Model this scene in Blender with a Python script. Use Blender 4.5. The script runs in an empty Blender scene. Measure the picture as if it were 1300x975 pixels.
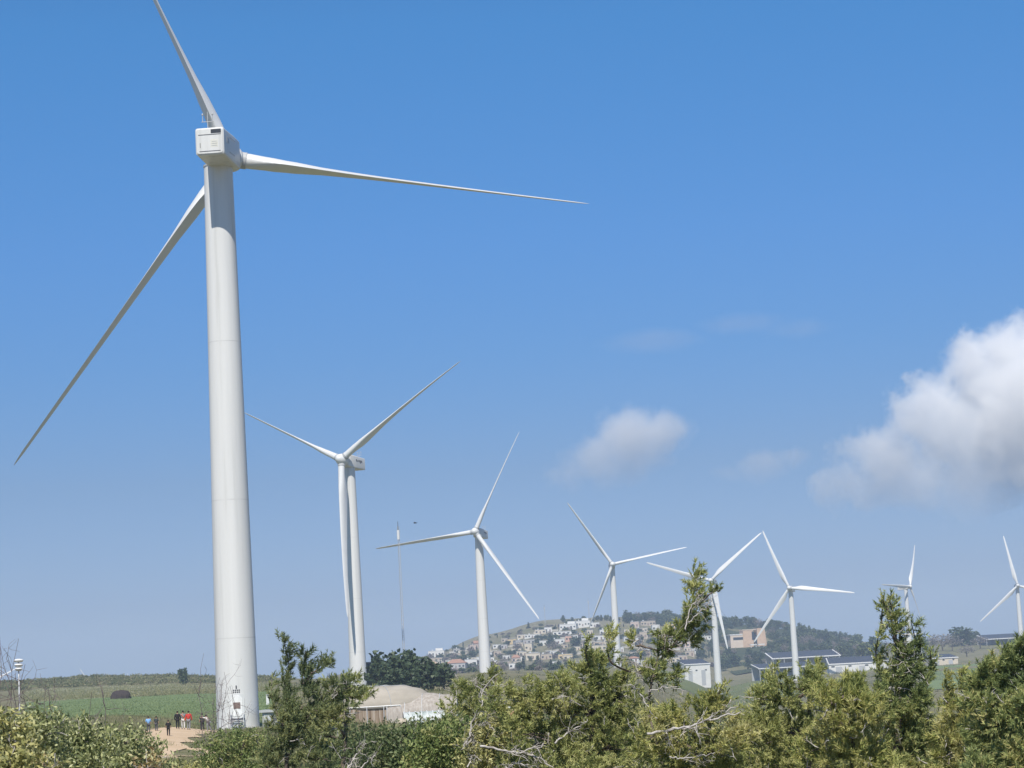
import bpy, math, random
import numpy as np
from mathutils import Matrix, Vector

# ------------------------------------------------------------------ camera, world, sun, exposure
C = bpy.context.scene
COL = C.collection
CZ = 40.0                                     # height of the camera above the datum
F = 2767.0; PITCH = math.radians(7.14); ROLL = math.radians(3.0)
fw = np.array([0, math.cos(PITCH), math.sin(PITCH)]); rt0 = np.array([1., 0, 0]); up0 = np.cross(rt0, fw)
rt = math.cos(ROLL)*rt0 - math.sin(ROLL)*up0
up = math.cos(ROLL)*up0 + math.sin(ROLL)*rt0
cam = bpy.data.objects.new('camera', bpy.data.cameras.new('camera')); COL.objects.link(cam)
M = Matrix(((rt[0], up[0], -fw[0], 0), (rt[1], up[1], -fw[1], 0), (rt[2], up[2], -fw[2], CZ), (0, 0, 0, 1)))
cam.matrix_world = M
cam.data.sensor_width = 36.0; cam.data.lens = 36.0*F/1300.0
cam.data.clip_start = 0.1; cam.data.clip_end = 60000
C.camera = cam

SUN_EL = math.radians(53); SUN_AZ = math.radians(180+7)      # behind the camera, a little to its left
sdir = np.array([math.sin(SUN_AZ)*math.cos(SUN_EL), math.cos(SUN_AZ)*math.cos(SUN_EL), math.sin(SUN_EL)])
world = bpy.data.worlds.new('World'); C.world = world; world.use_nodes = True
wn, wl = world.node_tree.nodes, world.node_tree.links
bg = wn['Background']
sky = wn.new('ShaderNodeTexSky'); sky.sky_type = 'NISHITA'; sky.sun_disc = False
sky.sun_elevation = SUN_EL; sky.sun_rotation = SUN_AZ
sky.altitude = 300; sky.air_density = 1.0; sky.dust_density = 0.6; sky.ozone_density = 3.0
wtc = wn.new('ShaderNodeTexCoord'); wsx = wn.new('ShaderNodeSeparateXYZ'); wl.new(wtc.outputs['Generated'], wsx.inputs[0])
wrp = wn.new('ShaderNodeValToRGB'); wl.new(wsx.outputs['Z'], wrp.inputs[0])      # tint bluer than the model; overhead darkened to weaken fill light in shade
SKY_TINT = [(0.0, (.54, .69, 1.08)), (.03, (.44, .54, .87)), (.085, (.43, .53, .76)), (.138, (.385, .60, .88)), (.19, (.385, .68, 1.01)), (.287, (.355, .80, 1.13)), (.45, (.33, .66, .92)), (1.0, (.30, .50, .72))]
while len(wrp.color_ramp.elements) < len(SKY_TINT): wrp.color_ramp.elements.new(.5)
for k, (p, c) in enumerate(SKY_TINT):
    wrp.color_ramp.elements[k].position = p; wrp.color_ramp.elements[k].color = (*c, 1)
wmx = wn.new('ShaderNodeMix'); wmx.data_type = 'RGBA'; wmx.blend_type = 'MULTIPLY'; wmx.inputs[0].default_value = 1
wl.new(sky.outputs[0], wmx.inputs[6]); wl.new(wrp.outputs[0], wmx.inputs[7]); wl.new(wmx.outputs[2], bg.inputs['Color'])
bg.inputs['Strength'].default_value = 0.085
sun = bpy.data.objects.new('sun', bpy.data.lights.new('sun', 'SUN')); COL.objects.link(sun)
sun.data.energy = 4.0; sun.data.angle = math.radians(0.5); sun.data.color = (1.0, 0.94, 0.84)
sun.rotation_euler = Vector(sdir).to_track_quat('Z', 'Y').to_euler(); sun.location = (0, -50, 200)

C.render.engine = 'CYCLES'
C.view_settings.view_transform = 'Standard'; C.view_settings.look = 'None'
C.view_settings.exposure = 0.42; C.view_settings.gamma = 1.0; C.view_settings.use_curve_mapping = False
C.cycles.use_denoising = True
C.cycles.max_bounces = 16; C.cycles.diffuse_bounces = 3; C.cycles.glossy_bounces = 2; C.cycles.transmission_bounces = 3
C.cycles.volume_bounces = 14; C.cycles.transparent_max_bounces = 6
C.cycles.volume_step_rate = 0.5; C.cycles.volume_max_steps = 200

R0 = np.random.default_rng(7)

# ------------------------------------------------------------------ pixel helpers (photo pixels, 1300 x 975)
def ray(x, y):
    v = fw + (x-650)/F*rt - (y-487.5)/F*up
    return v/np.linalg.norm(v)
def at(x, y, d):
    v = ray(x, y); p = v*d/math.hypot(v[0], v[1]); p[2] += CZ; return p
def azx(x):                                   # unit ground direction of a photo column (taken near the horizon)
    v = ray(x, 840); n = math.hypot(v[0], v[1]); return v[0]/n, v[1]/n

# ------------------------------------------------------------------ terrain (heights relative to the camera)
TD = np.array([0, 8, 16, 40, 90, 150, 200, 270, 400, 650, 900, 1200, 1500, 1900, 2300, 2650, 3200, 4500, 7300.])
TC = {
 -200: [-1.7, -1.9, -4.5, -5.0, -5.2, -5.0, -4.8, -5.5, -5.7, -5.2, -3.9, 1.0, -14, -30, -40, -45, -48, -48, -45],
 0:    [-1.7, -1.9, -4.5, -5.0, -5.2, -5.0, -4.8, -5.5, -5.7, -5.2, -3.9, 1.2, -14, -30, -40, -45, -48, -48, -45],
 100:  [-1.7, -1.9, -4.5, -5.0, -5.2, -5.0, -4.8, -5.6, -5.7, -5.2, -3.9, 0.8, -14, -30, -40, -45, -48, -48, -45],
 200:  [-1.7, -1.9, -4.5, -5.0, -5.2, -5.0, -4.8, -6.0, -5.9, -5.4, -4.2, -0.6, -14, -30, -40, -45, -48, -48, -45],
 300:  [-1.7, -1.9, -4.5, -5.2, -5.6, -5.6, -5.6, -6.9, -6.3, -5.9, -5.2, -3.2, -14, -30, -40, -45, -48, -48, -45],
 450:  [-1.7, -1.9, -4.5, -5.4, -5.8, -6.0, -6.1, -6.3, -6.3, -5.9, -6.4, -7, -8, -9, -8, -8, -20, -40, -45],
 520:  [-1.7, -1.9, -4.5, -5.4, -5.9, -6.1, -6.2, -6.4, -6.4, -6.0, -6.4, -7, -8, -8, -3, 2, -12, -40, -45],
 540:  [-1.7, -1.9, -4.5, -5.4, -5.9, -6.1, -6.2, -6.4, -6.4, -6.0, -6.4, -7.5, -9, -8, 0, 6.5, -10, -40, -45],
 620:  [-1.7, -1.9, -4.5, -5.4, -6.0, -6.2, -6.3, -6.5, -6.4, -5.6, -5.6, -7.5, -10, -8, 13, 29, 5, -40, -45],
 700:  [-1.7, -1.9, -4.5, -5.4, -6.0, -6.3, -6.5, -6.9, -7.5, -8, -8, -8.5, -10, -7, 19, 41, 15, -40, -45],
 790:  [-1.7, -1.9, -4.5, -5.6, -6.2, -6.8, -7.2, -7.8, -8.5, -9, -9, -9.5, -10, -4, 22, 41, 18, -40, -45],
 860:  [-1.7, -1.9, -4.5, -5.8, -6.6, -7.8, -9, -11, -14, -18, -20, -21, -21, -12, 16, 38, 16, -40, -45],
 915:  [-1.7, -1.9, -4.5, -6.0, -7.0, -9, -11, -13, -17, -24, -29, -32.5, -32, -24, 4, 30, 10, -40, -45],
 960:  [-1.7, -1.9, -4.5, -6.0, -7.0, -9, -11, -13, -17, -24, -28, -31, -29, -22, 2, 23, 5, -40, -45],
 1020: [-1.7, -1.9, -4.5, -6.0, -7.0, -9, -11, -13, -17, -23, -26, -28, -26, -20, -4, 13, 0, -40, -45],
 1075: [-1.7, -1.9, -4.5, -6.0, -7.0, -9, -11, -13, -16, -21, -24, -26, -24, -18, -10, -2, -6, -40, -45],
 1150: [-1.7, -1.9, -4.5, -6.0, -7.0, -9, -11, -13, -16, -20, -22, -24, -22, -17, -9, -8, -12, -40, -45],
 1300: [-1.7, -1.9, -4.5, -6.0, -7.0, -9, -11, -12, -15, -19, -21, -22, -21, -20, -8, -8, -12, -40, -45],
 1500: [-1.7, -1.9, -4.5, -6.0, -7.0, -9, -11, -12, -15, -19, -21, -22, -21, -20, -10, -8, -12, -40, -45]}
TX = np.array([math.atan2(*azx(x)) for x in sorted(TC)])
TT = np.log1p(TD/25.)
def pchip_slopes(x, y):
    h = np.diff(x); d = np.diff(y)/h; m = np.zeros_like(y)
    for i in range(1, len(y)-1):
        if d[i-1]*d[i] > 0:
            w1 = 2*h[i]+h[i-1]; w2 = h[i]+2*h[i-1]
            m[i] = (w1+w2)/(w1/d[i-1]+w2/d[i])
    m[0] = d[0]; m[-1] = d[-1]; return m
TS = [(np.array(TC[x], float), pchip_slopes(TT, np.array(TC[x], float))) for x in sorted(TC)]
def colh(k, t):
    y, m = TS[k]
    i = np.clip(np.searchsorted(TT, t)-1, 0, len(TT)-2)
    h = TT[i+1]-TT[i]; s = np.clip((t-TT[i])/h, 0, 1)
    return (2*s**3-3*s**2+1)*y[i]+(s**3-2*s**2+s)*h*m[i]+(-2*s**3+3*s**2)*y[i+1]+(s**3-s**2)*h*m[i+1]
def H(x, y):
    """terrain height (world z) at world x, y; arrays allowed"""
    x = np.atleast_1d(np.asarray(x, float)); y = np.atleast_1d(np.asarray(y, float))
    d = np.hypot(x, y); az = np.clip(np.arctan2(x, y), TX[0], TX[-1]-1e-9)
    t = np.log1p(d/25.); out = np.zeros_like(d)
    j = np.clip(np.searchsorted(TX, az, side='right')-1, 0, len(TX)-2)
    for k in range(len(TX)-1):
        q = j == k
        if q.any():
            s = (az[q]-TX[k])/(TX[k+1]-TX[k]); s = s*s*(3-2*s)
            out[q] = colh(k, t[q])*(1-s)+colh(k+1, t[q])*s
    fade = np.clip((d-20)/60, 0, 1)
    n = 0.10*np.sin(x*.21+1.3*np.sin(y*.13))*np.sin(y*.17+.7*np.sin(x*.11))
    far = np.clip((d-900)/700, 0, 1)
    n += far*(0.9*np.sin(x*.031+2*np.sin(y*.017))+.6*np.sin(y*.043+x*.05))*np.clip(1-(d-2600)/800, 0, 1)
    return out+n*fade+CZ
def Hz(x, y): return float(H(x, y)[0])
def ground(xp, d):                            # point on the ground in photo column xp at distance d
    a, b = azx(xp); return np.array([a*d, b*d, Hz(a*d, b*d)])
def hit(xp, yp, d0=1400., d1=3100.):          # first ground point along the ray of a photo pixel
    v = ray(xp, yp); n = math.hypot(v[0], v[1]); ds = np.linspace(d0, d1, 1400)
    g = H(v[0]/n*ds, v[1]/n*ds); z = CZ+v[2]/n*ds
    k = np.argmax(g >= z) if (g >= z).any() else int(np.argmin(z-g))
    return np.array([v[0]/n*ds[k], v[1]/n*ds[k], g[k]]), ds[k]

# ------------------------------------------------------------------ mesh helpers
def mesh_arrays(name, V, Fs, mats, smooth=False, mi=None):
    """V (n,3); Fs list of (m,k) int arrays"""
    me = bpy.data.meshes.new(name)
    V = np.asarray(V, np.float32); me.vertices.add(len(V)); me.vertices.foreach_set('co', V.ravel())
    loops = np.concatenate([f.ravel() for f in Fs]).astype(np.int32)
    starts = []; o = 0
    for f in Fs:
        starts.append(o+np.arange(len(f))*f.shape[1]); o += f.size
    starts = np.concatenate(starts).astype(np.int32)
    me.loops.add(len(loops)); me.loops.foreach_set('vertex_index', loops)
    me.polygons.add(len(starts)); me.polygons.foreach_set('loop_start', starts)
    me.polygons.foreach_set('use_smooth', np.full(len(starts), smooth, bool))
    for m in (mats if isinstance(mats, (list, tuple)) else [mats]): me.materials.append(m)
    if mi is not None: me.polygons.foreach_set('material_index', np.asarray(mi, np.int32))
    me.update(calc_edges=True); me.validate(); return me

class MB:
    def __init__(s): s.v = []; s.f = []; s.n = 0
    def add(s, V, faces):
        V = np.asarray(V, float); s.v.append(V)
        for f in faces: s.f.append([i+s.n for i in f])
        s.n += len(V); return s
    def box(s, c, size, rz=0., tilt=0.):
        x, y, z = np.array(size)/2.
        P = np.array([[-x,-y,-z],[x,-y,-z],[x,y,-z],[-x,y,-z],[-x,-y,z],[x,-y,z],[x,y,z],[-x,y,z]])
        if tilt:
            ct, st = math.cos(tilt), math.sin(tilt); P = P@np.array([[1,0,0],[0,ct,-st],[0,st,ct]]).T
        cr, sr = math.cos(rz), math.sin(rz); P = P@np.array([[cr,-sr,0],[sr,cr,0],[0,0,1]]).T
        return s.add(P+np.asarray(c, float), [[0,3,2,1],[4,5,6,7],[0,1,5,4],[1,2,6,5],[2,3,7,6],[3,0,4,7]])
    def tube(s, P, r, n=6, cap=True):
        P = np.asarray(P, float); k = len(P); r = np.broadcast_to(np.asarray(r, float), (k,))
        T = np.gradient(P, axis=0); T /= np.linalg.norm(T, axis=1)[:, None]+1e-12
        a = np.array([0, 0, 1.]) if abs(T[0][2]) < .9 else np.array([1., 0, 0])
        V = []
        for i in range(k):
            u = np.cross(T[i], a); u /= np.linalg.norm(u)+1e-12; w = np.cross(T[i], u)
            for j in range(n):
                t = 2*math.pi*j/n; V.append(P[i]+r[i]*(math.cos(t)*u+math.sin(t)*w))
        fs = [[i*n+j, i*n+(j+1) % n, (i+1)*n+(j+1) % n, (i+1)*n+j] for i in range(k-1) for j in range(n)]
        if cap: fs += [list(range(n))[::-1], [(k-1)*n+j for j in range(n)]]
        return s.add(V, fs)
    def rings(s, R, cap=True):
        """R: list of (n,3) rings"""
        n = len(R[0]); k = len(R); V = np.concatenate(R)
        fs = [[i*n+j, i*n+(j+1) % n, (i+1)*n+(j+1) % n, (i+1)*n+j] for i in range(k-1) for j in range(n)]
        if cap: fs += [list(range(n))[::-1], [(k-1)*n+j for j in range(n)]]
        return s.add(V, fs)
    def ell(s, c, r, nu=10, nv=7, jit=0., rng=None):
        R = []
        for i in range(nv+1):
            p = math.pi*(i+.02)/(nv+.04)
            ring = np.array([[math.sin(p)*math.cos(2*math.pi*j/nu), math.sin(p)*math.sin(2*math.pi*j/nu), -math.cos(p)] for j in range(nu)])
            if jit: ring *= 1+jit*(rng.random((nu, 1))-.5)
            R.append(ring*np.asarray(r)+np.asarray(c))
        return s.rings(R)
    def mesh(s, name, mat, o=(0, 0, 0), smooth=False, sharp=None):
        V = np.concatenate(s.v)-np.asarray(o, float)
        me = bpy.data.meshes.new(name); me.from_pydata(V.tolist(), [], s.f)
        for m in (mat if isinstance(mat, (list, tuple)) else [mat]): me.materials.append(m)
        if smooth:
            me.polygons.foreach_set('use_smooth', [True]*len(me.polygons))
            if sharp: me.set_sharp_from_angle(angle=math.radians(sharp))
        me.update(); return me

def link(name, me, parent=None):
    o = bpy.data.objects.new(name, me); COL.objects.link(o)
    if parent is not None: o.parent = parent
    return o
def tag(o, label=None, cat=None, group=None, kind=None):
    if label: o['label'] = label
    if cat: o['category'] = cat
    if group: o['group'] = group
    if kind: o['kind'] = kind
    return o
def thing(name, loc, label, cat, group=None, rz=0.):
    o = bpy.data.objects.new(name, None); COL.objects.link(o); o.location = tuple(float(v) for v in loc); o.rotation_euler = (0, 0, rz)
    o.empty_display_size = .5
    return tag(o, label, cat, group)
def copy_tree(src, loc, label=None, rz=0., scale=None):
    r = src.copy(); COL.objects.link(r); r.location = tuple(float(v) for v in loc); r.rotation_euler = (0, 0, rz)
    if scale is not None: r.scale = scale
    if label: r['label'] = label
    for ch in src.children:
        c = ch.copy(); COL.objects.link(c); c.parent = r
        for g in ch.children:
            d = g.copy(); COL.objects.link(d); d.parent = c
    return r

# ------------------------------------------------------------------ materials
def new_mat(name):
    m = bpy.data.materials.new(name); m.use_nodes = True
    return m, m.node_tree.nodes, m.node_tree.links, m.node_tree.nodes['Principled BSDF']
def ramp(nodes, stops):
    r = nodes.new('ShaderNodeValToRGB'); e = r.color_ramp.elements
    while len(e) < len(stops): e.new(.5)
    for k, (p, c) in enumerate(stops): e[k].position = p; e[k].color = (*c, 1)
    return r
def noise(nodes, links, scale, detail=4, coord='Object', rough=.55, stretch=None):
    tc = nodes.new('ShaderNodeTexCoord'); n = nodes.new('ShaderNodeTexNoise')
    n.inputs['Scale'].default_value = scale; n.inputs['Detail'].default_value = detail; n.inputs['Roughness'].default_value = rough
    if stretch:
        mp = nodes.new('ShaderNodeMapping'); mp.inputs['Scale'].default_value = stretch
        links.new(tc.outputs[coord], mp.inputs['Vector']); links.new(mp.outputs[0], n.inputs['Vector'])
    else: links.new(tc.outputs[coord], n.inputs['Vector'])
    return n
def mat_noise(name, stops, scale, rough=.8, detail=5, bump=0., stretch=None, spec=.3, scale2=None):
    m, nd, lk, b = new_mat(name)
    n = noise(nd, lk, scale, detail, stretch=stretch); r = ramp(nd, stops)
    if scale2:
        n2 = noise(nd, lk, scale2, 4); mx = nd.new('ShaderNodeMix'); mx.data_type = 'FLOAT'; mx.inputs[0].default_value = .5
        lk.new(n.outputs['Fac'], mx.inputs[2]); lk.new(n2.outputs['Fac'], mx.inputs[3]); lk.new(mx.outputs[0], r.inputs[0])
    else: lk.new(n.outputs['Fac'], r.inputs[0])
    lk.new(r.outputs[0], b.inputs['Base Color']); b.inputs['Roughness'].default_value = rough
    b.inputs['Specular IOR Level'].default_value = spec
    if bump:
        bp = nd.new('ShaderNodeBump'); bp.inputs['Strength'].default_value = bump; bp.inputs['Distance'].default_value = .1
        lk.new(n.outputs['Fac'], bp.inputs['Height']); lk.new(bp.outputs[0], b.inputs['Normal'])
    return m
def shade(c, k): return tuple(min(1, v*k) for v in c)
def mat_plain(name, col, rough=.6, var=.12, scale=3., spec=.3):
    return mat_noise(name, [(.3, shade(col, 1-var)), (.7, shade(col, 1+var))], scale, rough, 4, spec=spec)
def mat_leaf(name, cols, scale=1.2, transl=.26, island=.45):
    """leaf colours vary with a soft noise through the crown and from leaf to leaf"""
    m, nd, lk, b = new_mat(name)
    n = noise(nd, lk, scale, 3)
    g = nd.new('ShaderNodeNewGeometry')
    mx = nd.new('ShaderNodeMix'); mx.data_type = 'FLOAT'; mx.inputs[0].default_value = island
    st = nd.new('ShaderNodeMapRange'); st.inputs[1].default_value = .3; st.inputs[2].default_value = .7
    lk.new(n.outputs['Fac'], st.inputs[0])
    lk.new(st.outputs[0], mx.inputs[2]); lk.new(g.outputs['Random Per Island'], mx.inputs[3])
    r = ramp(nd, [(i/(len(cols)-1)*.8+.1, c) for i, c in enumerate(cols)]); lk.new(mx.outputs[0], r.inputs[0])
    lk.new(r.outputs[0], b.inputs['Base Color']); b.inputs['Roughness'].default_value = .55; b.inputs['Specular IOR Level'].default_value = .35
    t = nd.new('ShaderNodeBsdfTranslucent'); lk.new(r.outputs[0], t.inputs['Color'])
    ms = nd.new('ShaderNodeMixShader'); ms.inputs[0].default_value = transl
    lk.new(b.outputs[0], ms.inputs[1]); lk.new(t.outputs[0], ms.inputs[2])
    lk.new(ms.outputs[0], nd['Material Output'].inputs['Surface']); return m

W_PAINT = mat_noise('white_turbine_paint', [(.28, (.55, .55, .53)), (.45, (.645, .645, .63)), (.75, (.695, .695, .68))], .8, .45, 8, stretch=(1.6, 1.6, .05), spec=.35)
W_BLADE = mat_plain('white_blade_gelcoat', (.67, .675, .67), .4, .03, .5)
SEAM = mat_plain('seam_paint', (.585, .585, .57), .5, .06, 1.)
DARK = mat_plain('dark_rubber', (.035, .04, .05), .5, .2)
GREYP = mat_plain('grey_paint', (.42, .43, .44), .5, .06)
MARK = mat_plain('dark_lettering', (.09, .09, .10), .6, .1)
BROWNV = mat_plain('brown_vent_metal', (.22, .16, .14), .6, .15, 9)
STEEL = mat_plain('galvanised_steel', (.5, .51, .52), .4, .1)
BARK = mat_noise('pine_bark', [(.3, (.07, .055, .045)), (.7, (.19, .155, .125))], 9, .9, 5, stretch=(1, 1, .3))
DEADW = mat_noise('bleached_dead_wood', [(.3, (.30, .27, .245)), (.7, (.58, .545, .51))], 14, .85, 5)
TWIG = mat_noise('bare_twig_bark', [(.3, (.10, .08, .085)), (.7, (.21, .17, .17))], 9, .9)
CONC = mat_plain('grey_concrete', (.36, .36, .35), .8, .12, 2)
ROCK = mat_noise('pale_limestone', [(.3, (.36, .31, .24)), (.7, (.55, .49, .40))], 3, .9, 6, bump=.6)

# ------------------------------------------------------------------ ground sheet, fields, path
def polar_sheet(az, ds, off=0.):
    A, D = np.meshgrid(az, ds, indexing='ij')
    X = np.sin(A)*D; Y = np.cos(A)*D; Z = H(X.ravel(), Y.ravel()).reshape(X.shape)+off
    V = np.stack([X, Y, Z], -1).reshape(-1, 3); n, m = A.shape
    i = np.arange(n*m).reshape(n, m)
    Fq = np.stack([i[:-1, :-1], i[:-1, 1:], i[1:, 1:], i[1:, :-1]], -1).reshape(-1, 4)[:, ::-1]
    return V, Fq
rad = math.radians
az = np.concatenate([np.arange(-180, -18, 4.), np.arange(-18, 18, .13), np.arange(18, 180.1, 4.)])
ds = np.concatenate([[.02], np.geomspace(1.5, 7000, 190)])
V, Fq = polar_sheet(np.radians(az), ds)
G_MAT = mat_noise('scrub_ground', [(.25, (.10, .11, .05)), (.45, (.155, .15, .078)), (.62, (.23, .20, .125)), (.8, (.31, .275, .19))], .02, .95, 10, scale2=.35, spec=.1)
tag(link('ground', mesh_arrays('ground', V, [Fq], G_MAT, True)), kind='structure')

def sheet(name, mat, xa, xb, da, db, off, na=60, nd=50, edge=None):
    """a field parcel draped on the ground between two photo columns and two distances (end values may be functions of 0..1)"""
    fa = da if callable(da) else (lambda s: da); fb = db if callable(db) else (lambda s: db)
    V = []
    for i in range(na+1):
        s = i/na; ax = math.atan2(*azx(xa+(xb-xa)*s))
        for j in range(nd+1):
            d = fa(s)*(fb(s)/fa(s))**(j/nd); V.append((math.sin(ax)*d, math.cos(ax)*d, 0))
    V = np.array(V); V[:, 2] = H(V[:, 0], V[:, 1])+off
    i = np.arange((na+1)*(nd+1)).reshape(na+1, nd+1)
    Fq = np.stack([i[:-1, :-1], i[:-1, 1:], i[1:, 1:], i[1:, :-1]], -1).reshape(-1, 4)[:, ::-1]
    return tag(link(name, mesh_arrays(name, V, [Fq], mat, True)), kind='structure')
WHEAT = mat_noise('young_wheat', [(.3, (.135, .19, .08)), (.7, (.185, .235, .105))], .03, .9, 6, scale2=.4, spec=.1)
DRYF = mat_noise('pale_stubble', [(.3, (.21, .22, .13)), (.7, (.31, .30, .195))], .02, .95, 8, scale2=.3, spec=.1)
RIDGE = mat_noise('rough_grass', [(.3, (.075, .095, .03)), (.5, (.13, .14, .05)), (.72, (.24, .21, .12))], .018, .95, 9, scale2=.2, spec=.1)
MEADOW = mat_noise('spring_meadow', [(.3, (.10, .135, .045)), (.6, (.15, .165, .06)), (.8, (.21, .20, .09))], .03, .95, 8, scale2=.5, spec=.1)
sheet('field', WHEAT, 30, 345, lambda s: 335+40*math.sin(s*5)-60*s, lambda s: 600+40*s, .10)
sheet('stubble_field', DRYF, 30, 345, lambda s: 612+40*s, lambda s: 960-40*s, .10)
sheet('ridge_grass', RIDGE, -60, 345, 985, 1240, .10)
sheet('meadow', MEADOW, 835, 1030, 1180, 1680, .25)
sheet('hay_meadow', WHEAT, 1165, 1240, 900, 1500, .25)
DIRT = mat_noise('pale_dirt_track', [(.3, (.46, .34, .21)), (.55, (.58, .44, .30)), (.8, (.68, .54, .39))], .35, .95, 8, scale2=2.2, spec=.1)
def path_edge(s): return 0
# the dirt track: from the lower left of the shrubs up to the foot of the first turbine
pts = [(186, 962), (200, 946), (213, 937), (228, 927), (246, 918), (268, 911), (292, 909), (320, 908)]
wid = [1.5, 1.9, 2.2, 2.6, 2.9, 2.7, 2.4, 2.2]
cen = [at(x, y, d) for (x, y), d in zip(pts, (136, 160, 180, 200, 215, 232, 246, 256))]
def spline(P, n):
    P = np.asarray(P, float); t = np.linspace(0, len(P)-1, n); out = []
    for v in t:
        i = min(int(v), len(P)-2); s = v-i
        p0, p1, p2, p3 = P[max(i-1, 0)], P[i], P[i+1], P[min(i+2, len(P)-1)]
        out.append(.5*((2*p1)+(-p0+p2)*s+(2*p0-5*p1+4*p2-p3)*s*s+(-p0+3*p1-3*p2+p3)*s**3))
    return np.array(out)
CL = spline(np.column_stack([np.array(cen)[:, :2], wid]), 60)
V = []
for i in range(60):
    t = CL[min(i+1, 59), :2]-CL[max(i-1, 0), :2]; t /= np.linalg.norm(t); nrm = np.array([-t[1], t[0]])
    for j in range(7):
        w = (j/6-.5)*2*CL[i, 2]*(1+.25*math.sin(i*1.1+j)) if j in (0, 6) else (j/6-.5)*2*CL[i, 2]
        p = CL[i, :2]+nrm*w; V.append((p[0], p[1], 0))
V = np.array(V); V[:, 2] = H(V[:, 0], V[:, 1])+.05
i = np.arange(60*7).reshape(60, 7)
Fq = np.stack([i[:-1, :-1], i[:-1, 1:], i[1:, 1:], i[1:, :-1]], -1).reshape(-1, 4)[:, ::-1]
tag(link('path', mesh_arrays('path', V, [Fq], DIRT, True)), kind='structure')
# a second patch of bare earth nearer the camera
d0 = 150; a0 = ground(226, 150); V = []
for k in range(24):
    t = 2*math.pi*k/24; V.append((a0[0]+3.0*math.cos(t)*(1+.2*math.sin(3*t)), a0[1]+6.5*math.sin(t)*(1+.2*math.cos(5*t)), 0))
V = np.array(V); V[:, 2] = H(V[:, 0], V[:, 1])+.06
tag(link('bare_ground', mesh_arrays('bare_ground', V, [np.arange(24).reshape(1, 24)], DIRT)), kind='structure')

# ------------------------------------------------------------------ wind turbines
def interp(r, xs, ys): return np.interp(r, xs, ys)
def blade_mesh(pitch, bend, R=45., ccw=1, n=22, tws=1.):
    rs = np.concatenate([[1.1, 1.8, 2.4, 3.2, 4.2, 5.4, 6.8, 8.2, 9.6, 11.5], np.linspace(14, 43, 13), [44.0, 44.6, 44.9, 45.0]])
    rings = []
    for r in rs:
        ch = interp(r, [0, 2.4, 4.2, 6.8, 8.6, 11, 16, 26, 38, 43, 44.4, 45], [1.9, 1.9, 2.25, 3.2, 3.5, 3.35, 2.75, 1.95, 1.25, .95, .55, .06])
        w = interp(r, [2.2, 6.5], [0, 1])
        th = interp(r, [0, 2.4, 6.8, 11, 20, 45], [1, 1, .48, .30, .21, .16])*ch
        tw = pitch+tws*math.radians(interp(r, [0, 6, 9, 16, 28, 45], [19, 19, 15, 8, 3, -.5]))
        t = np.linspace(0, 2*math.pi, n, endpoint=False)
        cx = .5*np.cos(t); cy = .5*np.sin(t)*th                     # round root
        x = .5+.5*np.cos(t); yt = 5*.2*(.2969*np.sqrt(x)-.126*x-.3516*x**2+.2843*x**3-.1036*x**4)/.2
        yy = np.sign(np.sin(t))*yt*th*1.0+.03*ch*np.sin(math.pi*x)
        X = (1-w)*cx*ch+w*(x-.30)*ch; Y = (1-w)*cy+w*yy*1.0
        X = X*ccw                                                   # trailing edge towards +X (or -X)
        c, s = math.cos(tw), math.sin(tw)
        u = X*c+Y*s*ccw; v = -np.abs(1)*(X*ccw)*s+Y*c
        rings.append(np.column_stack([u, v-bend*(r/R)**2, np.full(n, r)]))
    mb = MB(); mb.rings(rings); return mb.mesh('blade', W_BLADE, smooth=True, sharp=50)
def cyl_patch(outline, r, o0, o1, az0):
    """2-D outline (u across, v height) wrapped on an upright cylinder of radius r, facing azimuth az0"""
    mb = MB(); n = len(outline); R = []
    for o in (o0, o1):
        R.append([((r+o)*math.sin(az0+u/r), (r+o)*math.cos(az0+u/r), v) for u, v in outline])
    c0 = np.mean(outline, 0); V = np.array(R[0]+R[1]+[((r+o1)*math.sin(az0+c0[0]/r), (r+o1)*math.cos(az0+c0[0]/r), c0[1])])
    fs = [[j, (j+1) % n, n+(j+1) % n, n+j] for j in range(n)]+[[n+j, n+(j+1) % n, 2*n] for j in range(n)]
    return mb.add(V, fs)
def rrect(cx, cy, w, h, r, n=6, sub=5):
    P = []
    for (sx, sy, a) in ((1, 1, 0), (-1, 1, 90), (-1, -1, 180), (1, -1, 270)):
        for k in range(n+1):
            t = math.radians(a+90*k/n); P.append((cx+sx*(w/2-r)+r*math.cos(t), cy+sy*(h/2-r)+r*math.sin(t)))
    return P

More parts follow.
